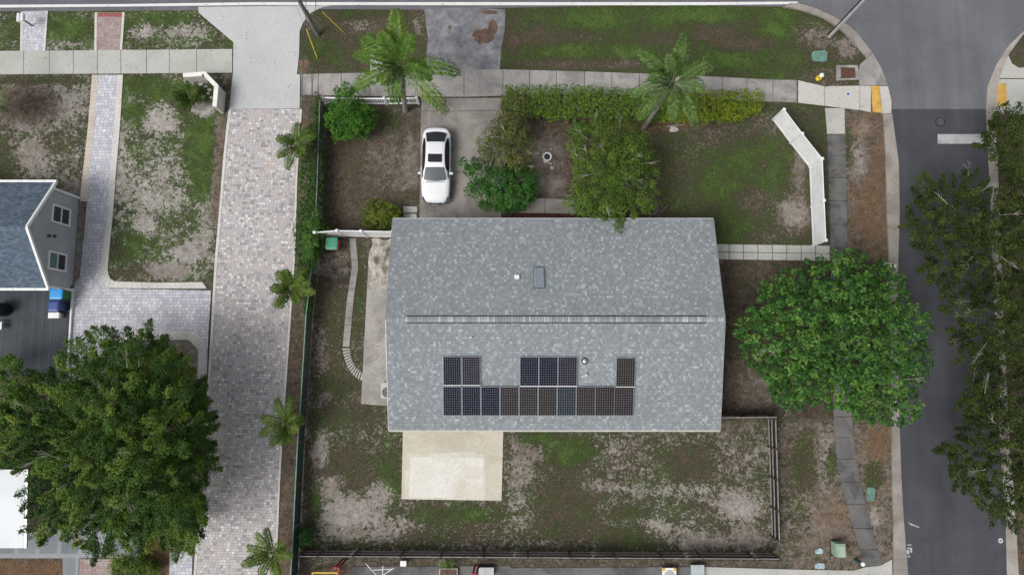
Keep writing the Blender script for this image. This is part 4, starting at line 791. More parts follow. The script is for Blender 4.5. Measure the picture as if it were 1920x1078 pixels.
for k in range(7): u = k/6; a = P(1577+26*u, 128); c = P(1577+26*u, 147.5); b.beam((a.x, a.y, .01), (c.x, c.y, .01), .03, .03)
b.build('grate', simple('rusty_iron', (.1, .05, .035), .8, .3, var=.3, scale=10), t)
lm = simple('brown_leaf_litter', (.14, .07, .05), .9, var=.35, scale=30); b = MB(); b.prism(i_, -.1, -.0)
for k in range(90): q = P(random.uniform(1577, 1603), random.uniform(128, 147)); a = random.uniform(0, 6.3); b.box((q.x, q.y, .03), (.11, .05, .006), rz=a, rx=random.uniform(-.4, .4))
tag(b.build('leaf_litter', lm), kind='stuff')
c = P(1534, 148); yl = simple('hydrant_yellow', (.68, .52, .03), .45); t = thing('fire_hydrant', 'yellow hydrant with a white cap in the grass by the sidewalk', 'hydrant', tuple(c))
b = MB(); b.lathe(c, [(.17, 0), (.17, .05), (.12, .07), (.12, .45), (.15, .47), (.15, .52)], 20); b.build('barrel', yl, t)
b = MB(); b.lathe(c, [(.15, .52), (.14, .6), (.09, .67), (.03, .7), (.03, .75), (.0, .75)], 20); b.build('bonnet', M['white'], t)
for d in ((1, 0), (-1, 0), (0, -1)): b = MB(); q = c+Vector((d[0]*.1, d[1]*.1, .38)); b.tube([q, q+Vector((d[0]*.1, d[1]*.1, 0))], .06, 12); b.build('nozzle', yl, t)
t = thing('sidewalk_marker', 'small blue painted round marker on the pale corner sidewalk', 'marker', tuple(P(1590, 178))); c = P(1590, 177)
b = MB(); disc(b, c, .12, .17, .0, .031, 20); b.build('ring', simple('marker_pale', (.5, .56, .62), .6), t); b = MB(); disc(b, (c.x, c.y), 0, .09, 0, .034, 20); b.build('centre', simple('marker_blue', (.05, .13, .3), .6), t)
# manhole ring marks on the street
for (px, py), r, nm, lab in (((1763, 229), .32, 'manhole_cover', 'dark round manhole cover in the street before the stop line'),):
    c = P(px, py); t = thing(nm, lab, 'manhole cover', tuple(c)); b = MB(); disc(b, c, r-.05, r, -.02, .009, 30); b.build('frame', M['dark'], t); b = MB(); disc(b, (c.x, c.y), 0, r-.06, -.02, .0085, 30); b.build('lid', simple('iron_lid', (.1, .1, .115), .7, .3, var=.2, scale=15), t)
c = P(1876, 1013); t = thing('valve_cover', 'small round white ringed valve cover by the far kerb', 'valve cover', tuple(c)); b = MB(); disc(b, c, .1, .14, -.02, .012, 24); b.build('ring', M['white'], t); b = MB(); disc(b, (c.x, c.y), 0, .1, -.02, .01, 24); b.build('lid', M['metal'], t)
# street sign on its post
a = P(1631, 246); t = thing('street_sign', 'grey signpost seen from above leaning over the verge by the kerb', 'sign', tuple(a)); e = P(1664, 224.5, 2.2)
b = MB(); b.tube([tuple(a), tuple(e)], .035, 8); b.build('post', M['galv'], t); d_ = Vector((a.x, a.y, 0)).normalized()
b = MB(); b.beam(tuple(e-d_*.3-Vector((0, 0, .3))), tuple(e+d_*.3-Vector((0, 0, .3))), .02, .6); b.build('plate', M['metal'], t)
c = P(1665, 497, .9); t = thing('name_plate_post', 'short post with a white plate half hidden under the big round tree', 'sign', (c.x, c.y, 0)); b = MB(); b.tube([(c.x, c.y, 0), (c.x, c.y, .9)], .04, 8); b.build('post', M['galv'], t)
b = MB(); b.beam(tuple(P(1658, 494.5, .95)), tuple(P(1680, 499, .95)), .2, .05); b.build('plate', M['white'], t)
# green transformer box and marker post
c = P(1577, 1032, .7); gm = simple('transformer_green', (.26, .36, .28), .5, var=.08); t = thing('transformer_box', 'pale green utility box with chamfered corners in the lower right verge', 'utility box', (c.x, c.y, 0))
rows = [[(c.x+sx*.29*k, c.y+sy*.42*k, zz) for sx, sy in ((-1, -.7), (-.7, -1), (1, -1), (1, 1), (-1, 1))] for k, zz in ((1, 0), (1, .62), (.93, .7), (.9, .7))]
b = MB(); b.grid(rows, 0, False, True); b.face(rows[-1][::1]); b.build('cabinet', gm, t)
b = MB(); b.box((c.x+.06, c.y-.02, .715), (.4, .58, .03)); b.build('lid', simple('transformer_lid', (.34, .4, .33), .5), t); b = MB(); b.prism([(c.x-.33, c.y-.46), (c.x+.33, c.y-.46), (c.x+.33, c.y+.46), (c.x-.33, c.y+.46)], -.05, .04); b.build('base', M['dark'], t)
a = P(1603, 1056); e = P(1619, 1057.5, .95); t = thing('marker_post', 'dark teal round marker post with a white top beside the sidewalk end', 'post', (e.x, e.y, 0)); b = MB(); b.tube([(e.x, e.y, 0), (e.x, e.y, .9)], .11, 18); b.build('shaft', simple('teal_pipe', (.02, .09, .1), .45), t); b = MB(); b.lathe((e.x, e.y, .9), [(.125, -.04), (.125, .04), (.09, .07), (.0, .08)], 18); b.build('cap', M['white'], t)
# green bin by the white fence
wheelie('garden_bin', 'green lidded bin with a red side beside the white fence', 622, 457, .68, .7, 1.0, plas('bin_red', (.45, .05, .04)), plas('bin_green_lid', (.05, .26, .17)), (-1, 0))
# air conditioner by the west wall
c = P(716, 732, .75); c = c+Vector((.22, 0, 0)); t = thing('air_conditioner', 'beige air conditioner with a black fan beside the west eave', 'air conditioner', (c.x, c.y, 0)); b = MB(); b.box((c.x+.1, c.y, .37), (.75, .95, .74)); b.build('cabinet', M['walk_new'], t)
b = MB(); disc(b, (c.x+.1, c.y-.1), .0, .32, .7, .75, 24); b.build('fan', M['dark'], t); b = MB()
for r in (.1, .2, .3): disc(b, (c.x+.1, c.y-.1), r-.012, r, .75, .765, 24)
b.build('grille', M['galv'], t)
# birdbath and stones
c = P(1026, 294, .8); st = simple('pale_stone', (.6, .58, .54), .85, var=.1, scale=8); t = thing('birdbath', 'round pale stone birdbath in the mulch bed', 'birdbath', (c.x, c.y, 0))
b = MB(); b.lathe((c.x, c.y, 0), [(.2, 0), (.18, .06), (.07, .12), (.06, .6), (.12, .68)], 20); b.build('pedestal', st, t); b = MB(); b.lathe((c.x, c.y, 0), [(.1, .68), (.25, .76), (.29, .82), (.25, .82), (.2, .78), (.0, .76)], 24); b.build('bowl', st, t)
b = MB(); disc(b, (c.x, c.y), 0, .2, .77, .785, 24); b.build('water', simple('dark_water', (.02, .025, .03), .05), t)
def rock(b, x, y, r, z=0.0):
    s = random.uniform(.5, .9); ph = [random.uniform(.75, 1.2) for _ in range(9)]
    b.grid([[(x+r*k*ph[i]*math.cos(i*2*math.pi/9), y+r*k*ph[i]*s*math.sin(i*2*math.pi/9), z+zz*r) for i in range(9)] for k, zz in ((1, -.1), (1.02, .25), (.75, .5), (.3, .62), (.02, .64))], 0, True, True)
RK = simple('garden_stone', (.3, .27, .24), .9, var=.25, scale=6); RKL = simple('garden_stone_pale', (.5, .47, .43), .9, var=.2, scale=6)
spots = [(1011, 276, 'pale'), (1020, 281, 'flat'), (1034, 280, 'grey'), (1009, 288, 'small'), (1032, 307, 'long'), (1036, 314, 'broken')]
for px, py, w_ in spots: b = MB(); q = P(px, py); rock(b, q.x, q.y, random.uniform(.12, .22)); b.build('stone', RK, label=f'{w_} stone in the mulch close to the birdbath' if 1 else '', cat='stone', group='stones around the birdbath')
labs = ['stone under the cream entry wall by the spiky plant, leftmost', 'second stone from the left inside the entry wall bend', 'third stone from the left inside the entry wall bend', 'stone nearest the lamp side of the entry wall', 'lowest stone inside the entry wall bend', 'stone between the shrub and the entry wall']
for (px, py), lb in zip(((364, 160), (377, 158), (386, 163), (393, 169), (397, 184), (391, 176)), labs): b = MB(); q = P(px, py); rock(b, q.x, q.y, random.uniform(.12, .2)); b.build('stone', RKL, label=lb, cat='stone', group='stones inside the entry wall')
b = MB(); c = P(1263, 243); rock(b, c.x, c.y, .3); b.build('stone', RKL, label='flat pale stone below the leaning palm', cat='stone')
b = MB(); b.beam(tuple(P(1249, 238, .05)), tuple(P(1284, 234, .08)), .06, .05); b.build('timber_stick', M['raillit'], label='thin wooden stick lying at the hedge foot', cat='stick')
# heap of tarpaulin and rubble on the side slab
b = MB(); n = 22; rows = []
cx, cy = P(716, 492).x, P(716, 492).y
for i in range(n):
    u = i/(n-1); rows.append([])
    for j in range(16):
        v = j/15; x = cx-.75+1.5*v+.12*math.sin(u*9); y = cy-1.5+3.0*u+.1*math.sin(v*8); e = max(0, min(u, 1-u, v, 1-v)*4); e = min(1, e)
        rows[-1].append((x, y, .03+e*(.22+.1*math.sin(u*13+v*7)+.09*math.sin(v*17-u*5)+random.uniform(-.02, .03))))
b.grid(rows); b.build('tarpaulin', simple('tan_tarpaulin', (.38, .35, .31), .7, var=.25, scale=2.5), label='crumpled tan tarpaulin on the concrete beside the house', cat='tarpaulin')
# neighbour's things at the bottom edge
rd = simple('red_paint', (.35, .03, .04), .5); 
for (x, y), lb in (((645, 1049), 'red steel frame standing against the bottom fence, left'), ((894, 1060), 'red post frame right of the leafy plant at the bottom edge')):
    c = P(x, y); t = thing('swing_frame', lb, 'frame', tuple(c)); 
    for s in (-1, 1): b = MB(); b.tube([(c.x+s*.12, c.y, 0), (c.x+s*.1-.05, c.y-.05, 1.5)], .06, 8); b.build('post', rd, t)
    b = MB(); b.tube([(c.x-.25, c.y, 1.5), (c.x+.1, c.y, 1.55), (c.x-.15, c.y-2, 1.3)], .06, 8); b.build('crossbar', rd, t)
ym = simple('yellow_paint', (.62, .4, .03), .5); c = P(608, 1082); t = thing('playset', 'yellow rectangular play frame at the bottom edge left', 'frame', tuple(c))
a = P(586, 1073, .5); e = P(633, 1073, .5)
for q0, q1 in (((a.x, a.y), (e.x, e.y)), ((a.x, a.y), (a.x, a.y-1.3)), ((e.x, e.y), (e.x, e.y-1.3)), ((a.x, a.y-1.3), (e.x, e.y-1.3))): b = MB(); b.beam((*q0, .5), (*q1, .5), .08, .08); b.build('rail', ym, t)
for q0 in ((a.x, a.y), (e.x, e.y), (a.x, a.y-1.3), (e.x, e.y-1.3)): b = MB(); b.box((*q0, .25), (.07, .07, .5)); b.build('leg', ym, t)
c = P(756, 1056, .5); t = thing('hose_box', 'small white and green box beside the bottom fence', 'box', (c.x, c.y, 0)); b = MB(); b.box((c.x, c.y, .24), (.32, .28, .48)); b.build('body', gm, t); b = MB(); b.box((c.x, c.y, .5), (.36, .32, .04)); b.build('lid', M['white'], t)
c = P(716, 1072, .8); t = thing('folding_frame', 'white crossed tube frame standing on the slab at the bottom edge', 'frame', (c.x, c.y, 0))
for q0, q1 in (((686, 1056), (706, 1078)), ((718, 1060), (717, 1085)), ((700, 1068), (735, 1066)), ((738, 1064), (712, 1082))): b = MB(); b.tube([tuple(P(*q0, .8)), tuple(P(*q1, .75))], .025, 6); b.build('bar', M['white'], t)
for x, y in ((690, 1060), (735, 1067)): q = P(x, y, .8); b = MB(); b.tube([(q.x, q.y, 0), (q.x, q.y, .8)], .022, 6); b.build('leg', M['white'], t)
c = P(1255, 1078, .45); t = thing('toy_table', 'white rimmed table with yellow corners at the bottom edge', 'table', (c.x, c.y, 0)); b = MB(); b.box((c.x, c.y, .42), (.85, .85, .05)); b.build('tabletop', M['white'], t)
b = MB(); disc(b, (c.x, c.y-.02), 0, .32, .44, .465, 20); b.build('tray', M['galv'], t)
for sx in (-1, 1): b = MB(); b.box((c.x+sx*.34, c.y+.34, .46), (.16, .16, .03)); b.build('corner', ym, t)
for sx in (-1, 1):
    for sy in (-1, 1): b = MB(); b.box((c.x+sx*.36, c.y+sy*.36, .2), (.06, .06, .4)); b.build('leg', M['white'], t)
c = P(1308, 1072, .3); t = thing('plastic_tub', 'pale translucent plastic tub under the fence at the bottom edge', 'tub', (c.x, c.y, 0)); b = MB(); b.box((c.x, c.y, .15), (.75, .8, .3)); b.build('body', simple('tub_aqua', (.22, .34, .32), .3), t); b = MB(); b.box((c.x, c.y, .32), (.8, .85, .04)); b.build('lid', simple('tub_lid', (.4, .46, .48), .3), t)
c = P(838, 1072, .1); t = thing('planter_slab', 'pale square planter stand below the leafy plant at the bottom edge', 'planter', tuple(P(842, 1072))); b = MB(); b.box((c.x+.1, c.y-.2, .12), (1.1, .9, .24)); b.build('box', M['walk_new'], t); b = MB(); b.box((c.x+.1, c.y-.2, .25), (1.0, .8, .03)); b.build('soil', M['dirt'], t)
c = P(912, 1070, .2); t = thing('toy_wagon', 'dark toy wagon with black wheels at the bottom edge', 'wagon', (c.x, c.y, 0)); b = MB(); b.box((c.x, c.y, .28), (.9, .5, .16)); b.build('tub', M['metal'], t)
for sx in (-1, 1):
    for sy in (-1, 1): b = MB(); q = Vector((c.x+sx*.32, c.y+sy*.28, .12)); b.tube([q-Vector((0, .03, 0)), q+Vector((0, .03, 0))], .12, 16); b.build('wheel', M['dark'], t)
# half sunken red brick edging by the front wall
b = MB(); b.prism(poly([(940, 399), (1090, 401), (1088, 416), (940, 414)]), -.05, .03); b.build('mulch_bed', simple('red_mulch', (.09, .03, .025), .95, var=.4, scale=9), kind='structure')

# ---------------------------------------------------------------- car
def car(c, rz):
    t = thing('parked_car', 'white sedan with a sunroof parked on the concrete driveway', 'car', (c.x, c.y, 0))
    pt = NT('car_paint_white', .28, .5); pt.col((.74, .75, .77)); pt.b.inputs['Coat Weight'].default_value = .6; pt.b.inputs['Coat Roughness'].default_value = .08; pt = pt.mat
    gl = NT('car_glass', .04, .6); gl.col((.012, .014, .017)); gl = gl.mat; gw = NT('windscreen_glass', .05, .6); gw.col((.09, .105, .11)); gw = gw.mat
    ca, sa = math.cos(rz), math.sin(rz)
    def W(x, y, z): return (c.x+x*ca-y*sa, c.y+x*sa+y*ca, z)
    #      y      half   zc   shoulder z
    ST = [(2.44, .42, .52, .50), (2.41, .58, .60, .55), (2.34, .70, .67, .60), (2.2, .80, .73, .66), (1.95, .872, .79, .73), (1.6, .912, .84, .79), (1.2, .92, .89, .85), (.9, .922, .92, .885), (.4, .925, .93, .9), (-.4, .925, .94, .915), (-1.2, .922, .965, .94), (-1.6, .915, .985, .955), (-1.95, .885, 1.0, .96), (-2.12, .84, .99, .95), (-2.26, .76, .965, .92), (-2.36, .64, .92, .87), (-2.42, .42, .84, .80)]
    def sec(y, hw, zc, zs):
        half = [(0, zc+.012), (.35*hw, zc+.005), (.62*hw, zc-.008), (.8*hw, zc-.02), (.9*hw, zs-.005), (.965*hw, zs-.06), (1.0*hw, zs-.2), (.985*hw, .38), (.95*hw, .24), (.88*hw, .2)]
        if zs-.2 < .4: half[6] = (hw, .42); half[7] = (.99*hw, .36)
        return [W(-x, y, z) for x, z in half[::-1]]+[W(x, y, z) for x, z in half[1:]]
    b = MB(); rows = [sec(*s) for s in ST]; b.grid(rows); b.face(rows[0][::-1]); b.face(rows[-1]); b.face([W(-.85, 2.2, .22), W(.85, 2.2, .22), W(.85, -2.2, .22), W(-.85, -2.2, .22)], 0)
    body = b.build('body', pt, t)
    # greenhouse: centre-line and widths (belt) to roof
    G = [(1.08, .93, .78, .93), (.98, .985, .765, .935), (.7, 1.13, .725, .94), (.27, 1.345, .655, .945), (.0, 1.4, .62, .95), (-.4, 1.425, .605, .955), (-.9, 1.41, .6, .965), (-1.32, 1.335, .6, .975), (-1.65, 1.19, .625, .985), (-1.98, 1.01, .66, .99)]
    def gs(y, z, hr, zb):
        f = min(1, (z-zb)/.4); hb = .84-.0*f; e = .04*f+.004
        half = [(0, z+.02), (hr*.55, z+.012), (hr*.9, z-.012), (hr, z-.03-e*.3)]
        side = [(hr+(hb-hr)*u, (z-.03-e*.3)+(zb-.03-(z-.03-e*.3))*u) for u in (.12, .5, 1)]
        h = half+side; return [W(-x, y, q) for x, q in h[::-1]]+[W(x, y, q) for x, q in h[1:]]
    GR_ = [gs(*s) for s in G]; b = MB(); b.grid(GR_); b.face(GR_[0][::-1]); b.face(GR_[-1]); b.build('roof', pt, t)
    def patch(name, mat, i0, i1, j0, j1, up, trim=None, kids=None):
        """glass following the greenhouse surface, slightly proud of it"""
        b = MB(); rows = []
        for i in (np.linspace(i0, i1, 7)):
            a = int(min(i, len(GR_)-1.001)); f = i-a; r = []
            for j in np.linspace(j0, j1, 9):
                k = int(min(j, 11.999)); h = j-k
                q = Vector(GR_[a][k]).lerp(Vector(GR_[a][k+1]), h).lerp(Vector(GR_[a+1][k]).lerp(Vector(GR_[a+1][k+1]), h), f); r.append(tuple(q+up))
            rows.append(r)
        b.grid(rows); return b.build(name, mat, t)
    # windscreen rows 0..3, columns of the roof part 3..9 (centre 6)
    def quadpatch(name, mat, pts, nx=8, ny=6, bulge=.0, lift=.01):
        """pts: four local corners; follows a crowned surface"""
        b = MB(); rows = []
        for i in range(ny+1):
            r = []; v = i/ny
            for j in range(nx+1):
                u = j/nx; q = Vector(pts[0]).lerp(Vector(pts[1]), u).lerp(Vector(pts[3]).lerp(Vector(pts[2]), u), v)
                s = 1-(2*u-1)**2; q += Vector((0, bulge*s*(1-v), 0)); r.append(W(q.x, q.y, q.z+lift+.02*s))
            rows.append(r)
        b.grid(rows); return b.build(name, mat, t)
    w1 = quadpatch('windshield', gw, [(-.72, 1.0, .975), (.72, 1.0, .975), (.585, .3, 1.335), (-.585, .3, 1.335)], bulge=.1, lift=.014)
    quadpatch('rear_window', gl, [(-.66, -2.0, 1.02), (.66, -2.0, 1.02), (.555, -1.34, 1.335), (-.555, -1.34, 1.335)], bulge=-.09, lift=.016)
    b = MB(); b.prism([W(*p, 0)[:2] for p in ((-.42, -.52), (.42, -.52), (.44, -.48), (.44, -.06), (.4, 0.0), (-.4, 0.0), (-.44, -.06), (-.44, -.48))], 1.42, 1.455); b.build('sunroof', gl, t)
    for s in (-1, 1):
        b = MB(); top = [(.70, .68, 1.03), (.645, .3, 1.285), (.615, 0, 1.365), (.6, -.4, 1.39), (.6, -.9, 1.372), (.615, -1.25, 1.28), (.67, -1.62, 1.1)]; bot = [(.83, .92, .965), (.85, .3, .968), (.853, 0, .97), (.853, -.4, .973), (.85, -.9, .983), (.84, -1.25, .992), (.78, -1.68, 1.03)]
        b.grid([[W(s*(x+.012), y, z+.012) for x, y, z in (top if s > 0 else top)], [W(s*(x+.012), y, z+.012) for x, y, z in bot]], 0, False); b.build('side_window', gl, t)
        b = MB(); b.box(W(s*1.0, .6, 1.0), (.2, .12, .13), rz=rz+s*.25); b.box(W(s*.9, .62, .95), (.14, .05, .05), rz=rz); b.build('mirror', pt, t)
        b = MB(); b.grid([[W(s*x, y, z) for x, y, z in ((.74, 2.06, .765), (.69, 2.24, .725), (.585, 2.36, .68), (.44, 2.42, .635))], [W(s*x, y, z) for x, y, z in ((.89, 2.04, .67), (.80, 2.25, .63), (.68, 2.40, .59), (.48, 2.475, .56))]], 0, True); b.build('headlight', simple('headlight_glass', (.16, .18, .2), .12, .3, .6), t)
        b = MB(); b.grid([[W(s*x, y, z) for x, y, z in ((.85, -2.12, .95), (.8, -2.31, .92), (.55, -2.43, .84))], [W(s*x, y, z) for x, y, z in ((.89, -2.12, .82), (.84, -2.33, .8), (.57, -2.45, .72))]], 0, True); b.build('tail_light', simple('tail_red', (.25, .01, .01), .2), t)
        for yy in (1.42, -1.4):
            q = Vector(W(s*.83, yy, .33)); ax = Vector(W(s*.11, 0, 0))-Vector(W(0, 0, 0)); b = MB(); b.tube([q-ax, q+ax], .335, 24); wh = b.build('wheel', M['dark'], t)
            b = MB(); b.tube([q+ax*.98, q+ax*1.04], .22, 20); b.build('rim', M['galv'], wh)
    b = MB(); b.grid([[W(x, yy-.05*abs(x/.42)**2, z) for x in np.linspace(-.42, .42, 9)] for yy, z in ((2.425, .625), (2.46, .6), (2.5, .5), (2.5, .38))]); b.build('grille', simple('grille_grey', (.12, .13, .14), .3, .5), t)
    b = MB(); b.box(W(0, 2.515, .5), (.42, .02, .1), rz=rz); b.build('number_plate', M['galv'], t)
    for s in (-1, 1):
        for y_ in (.78, -.15, -1.12): b = MB(); b.tube([W(s*.905, y_, .93), W(s*.93, y_, .75), W(s*.925, y_-.02, .45)], .006, 4); b.build('door_seam', M['dark'], t)
        b = MB(); b.beam(W(s*.935, .35, .8), W(s*.935, .15, .8), .03, .03); b.build('door_handle', pt, t)
        b = MB(); b.tube([W(s*.3, 2.4, .625), W(s*.56, 2.15, .735), W(s*.72, 1.6, .83), W(s*.75, 1.12, .9)], .005, 4); b.build('hood_edge', M['metal'], t)
    b = MB()
    b.beam(W(-.6, 1.13, .925), W(.6, 1.13, .925), .05, .012); b.build('hood_seam', M['metal'], t)
    return t
a, c = P(819, 240, .7), P(817, 383, .5)
car(Vector(((a.x+c.x)/2, (a.y+c.y)/2, 0)), math.pi-.012)
# ---------------------------------------------------------------- plants
LM = leafmat('leaf'); GM = leafmat('grass_blade', .15, .8, .15)
BARK = NT('bark', .9, .15); p = BARK.pos(); BARK.col(BARK.ramp(BARK.noise(p, 7, 6, .7), [(.3, (.07, .06, .05)), (.7, (.2, .18, .155))])); BARK = BARK.mat
TWIG = simple('pale_bare_twig', (.27, .25, .22), .9, var=.25, scale=3)
def norm(a): return a/np.maximum(np.linalg.norm(a, axis=1, keepdims=True), 1e-9)
def leafmesh(name, pos, nrm, L, W, col, parent=None, axis=None, mat=None, shape=4, **kw):
    n = len(pos); nrm = norm(nrm)
    t = RNG.normal(size=(n, 3)) if axis is None else axis+RNG.normal(size=(n, 3))*.25
    t = norm(t-(t*nrm).sum(1, keepdims=True)*nrm); bt = np.cross(nrm, t); L = np.broadcast_to(L, n)[:, None]*RNG.uniform(.7, 1.25, (n, 1)); W = np.broadcast_to(W, n)[:, None]*RNG.uniform(.75, 1.2, (n, 1))
    if shape == 4: K = [(-.5, 0, 0), (.05, .5, -.1), (.5, 0, -.05), (.05, -.5, -.1)]
    elif shape == 6: K = [(-.5, 0, 0), (-.22, .42, -.08), (.2, .45, -.08), (.5, 0, -.06), (.2, -.45, -.08), (-.22, -.42, -.08)]
    else: K = [(-.1, -.5, 0), (-.1, .5, 0), (1, 0, 0)]
    k = len(K); V = np.stack([pos+t*L*a+bt*W*b_+nrm*L*c for a, b_, c in K], 1).reshape(-1, 3)
    org = np.array(ORG[parent.name]) if parent is not None else np.array([pos[:, 0].mean(), pos[:, 1].mean(), max(0, pos[:, 2].min())])
    me = bpy.data.meshes.new(name); me.vertices.add(n*k); me.vertices.foreach_set('co', (V-org).ravel()); me.loops.add(n*k); me.loops.foreach_set('vertex_index', np.arange(n*k))
    me.polygons.add(n); me.polygons.foreach_set('loop_start', np.arange(n)*k); me.update(calc_edges=True)
    at = me.attributes.new('tint', 'FLOAT_COLOR', 'POINT'); c4 = np.ones((n, k, 4)); c4[:, :, :3] = np.clip(col, 0.004, 1)[:, None, :]; at.data.foreach_set('color', c4.astype('f').ravel())
    me.materials.append(mat or LM); o = bpy.data.objects.new(name, me); COL.objects.link(o); ORG[o.name] = Vector(org)
    if parent is not None: o.parent = parent
    else: o.location = org
    return tag(o, **kw)
def inside(px, py, pl):
    c = np.zeros(px.shape, bool); n = len(pl)
    for i in range(n):
        x0, y0 = pl[i]; x1, y1 = pl[(i+1) % n]
        if y0 == y1: continue
        c ^= ((y0 > py) != (y1 > py)) & (px < (x1-x0)*(py-y0)/(y1-y0)+x0)
    return c
def edged(px, py, pl):
    d = np.full(px.shape, 1e9); n = len(pl)
    for i in range(n):
        a = np.array(pl[i], float); e = np.array(pl[(i+1) % n], float)-a; q = np.stack([px-a[0], py-a[1]], -1); t = np.clip((q@e)/max(e@e, 1e-9), 0, 1); d = np.minimum(d, np.hypot(*(q-t[..., None]*e).T))
    return d
def ell(cx, cy, rx, ry, n=14, j=.12, seed=0):
    return rag(cx, cy, rx, ry, n, j, seed+5)
def clumps(outline, zlo, zhi, space, power=.5, jit=.2, dome=1.0, seed=0):
    """clump centres filling a crown whose outline was seen from above; higher toward the middle"""
    r = np.random.default_rng(seed+100); xs = [p[0] for p in outline]; ys = [p[1] for p in outline]
    zm = zlo+(zhi-zlo)*.6; s = 30.0*(CAMH/(CAMH-zm))*space; pts = []; X = r.uniform(min(xs), max(xs), 9000); Y = r.uniform(min(ys), max(ys), 9000); ok = inside(X, Y, outline); X, Y = X[ok], Y[ok]
    keep = []
    for x, y in zip(X, Y):
        if all((x-a)**2+(y-c)**2 > s*s for a, c in keep): keep.append((x, y))
    K = np.array(keep); d = edged(K[:, 0], K[:, 1], outline); f = np.clip(d/(d.max()*dome), 0, 1); z = zlo+(zhi-zlo)*(1-(1-f)**2)**power*r.uniform(1-jit*2.2, 1+jit*.4, len(K))
    return np.array([tuple(P(x, y, h)) for (x, y), h in zip(K, z)])
def pal(n, stops, r, spread=.16):
    """random colours along a list of base colours"""
    S_ = np.array(stops); u = np.clip(r, 0, .9999)*(len(S_)-1); i = u.astype(int); f = (u-i)[:, None]; return (S_[i]*(1-f)+S_[i+1]*f)*RNG.uniform(1-spread, 1+spread, (n, 1))
def cloud(C, rc, nleaf, L, W, cols, parent, name='crown', mode='ball', shape=4, centre=None, flat=.75, up=.9, hue=.55, **kw):
    C = np.asarray(C); m = len(C); N = m*nleaf; idx = np.repeat(np.arange(m), nleaf); R_ = rc*RNG.uniform(.65, 1.25, m)
    ctr = np.array(centre if centre is not None else C.mean(0)); ctr = ctr.copy(); ctr[2] = C[:, 2].min()-.5
    if mode == 'ball':
        d = norm(RNG.normal(size=(N, 3))); d[:, 2] = np.where(RNG.random(N) < .8, np.abs(d[:, 2]), d[:, 2]); rad = RNG.uniform(.45, 1.0, N)**.6
        wob = 1+.25*np.sin(d[:, 0]*5+idx*1.7)*np.cos(d[:, 1]*5+idx*2.3); pos = C[idx]+d*(R_[idx]*rad*wob)[:, None]*np.array([1, 1, flat]); nr = d*.8+np.array([0, 0, up])+RNG.normal(size=(N, 3))*.45; ax = None
    else:
        a = norm(C-ctr); a = norm(a*np.array([1, 1, .6])+RNG.normal(size=(m, 3))*.35+np.array([0, 0, .25])); t = RNG.random(N)**.8; A = a[idx]; w = np.sin(np.clip(t*.92+.08, 0, 1)*math.pi)**.6*.34
        pos = C[idx]+A*((t*2-1)*R_[idx])[:, None]+RNG.normal(size=(N, 3))*(w*R_[idx]*.75)[:, None]; pos[:, 2] -= ((t**2)*.25*R_[idx]); nr = np.array([0, 0, 1.0])+RNG.normal(size=(N, 3))*.55; ax = A
    cu = RNG.random(m)[idx]*hue+RNG.random(N)*(1-hue)
    return leafmesh(name, pos, nr, L, W, pal(N, cols, cu), parent, ax, shape=shape, **kw)
def trunk(t, base, C, h0, r0, nl=10, m=None):
    b = MB(); base = Vector(base); top = base+Vector((random.uniform(-.3, .3), random.uniform(-.3, .3), h0)); b.tube([base-Vector((0, 0, .15)), base+Vector((0, 0, .1)), base+(top-base)*.6, top], [r0*1.4, r0*1.1, r0*.85, r0*.7], 12)
    for c in [C[i] for i in RNG.choice(len(C), min(nl, len(C)), replace=False)]:
        c = Vector(c); mid = top.lerp(c, .5)+Vector((random.uniform(-.4, .4), random.uniform(-.4, .4), .25)); b.tube([top-Vector((0, 0, .1)), top.lerp(mid, .5)+Vector((0, 0, .05)), mid, c], [r0*.5, r0*.36, r0*.24, .02], 7)
    return b.build('trunk', m or BARK, t)
def twigs(t, C, n, ln, r=.018, ctr=None, m=None):
    """bare pale twigs that fork near their ends"""
    C = np.asarray(C); cc = C.mean(0)
    for i in RNG.choice(len(C), min(n, len(C)), replace=False):
        c = Vector(C[i]); d = (c-Vector(cc)); d.z = 0; d = (d.normalized() if d.length > .1 else Vector((1, 0, 0)))+Vector((random.uniform(-.6, .6), random.uniform(-.6, .6), random.uniform(.15, .55))); d.normalize(); s = c+Vector((0, 0, .25)); e = s+d*ln*random.uniform(.6, 1.1)
        b = MB(); b.tube([s-d*ln*.5, s, s.lerp(e, .5)+Vector((random.uniform(-.1, .1),)*2+(.05,)), e], [r*1.3, r*1.0, r*.8, r*.4], 5)
        for k in range(5):
            q = s.lerp((s+e)/2, random.uniform(.1, .9)); dd = (d+Vector((random.uniform(-1, 1), random.uniform(-1, 1), random.uniform(-.1, .6)))*.8).normalized(); b.tube([q, q+dd*ln*.3, q+dd*ln*.5+Vector((0, 0, -.03))], [r*.8, r*.55, r*.3], 4)
        b.build('bare_twig', m or TWIG, t)
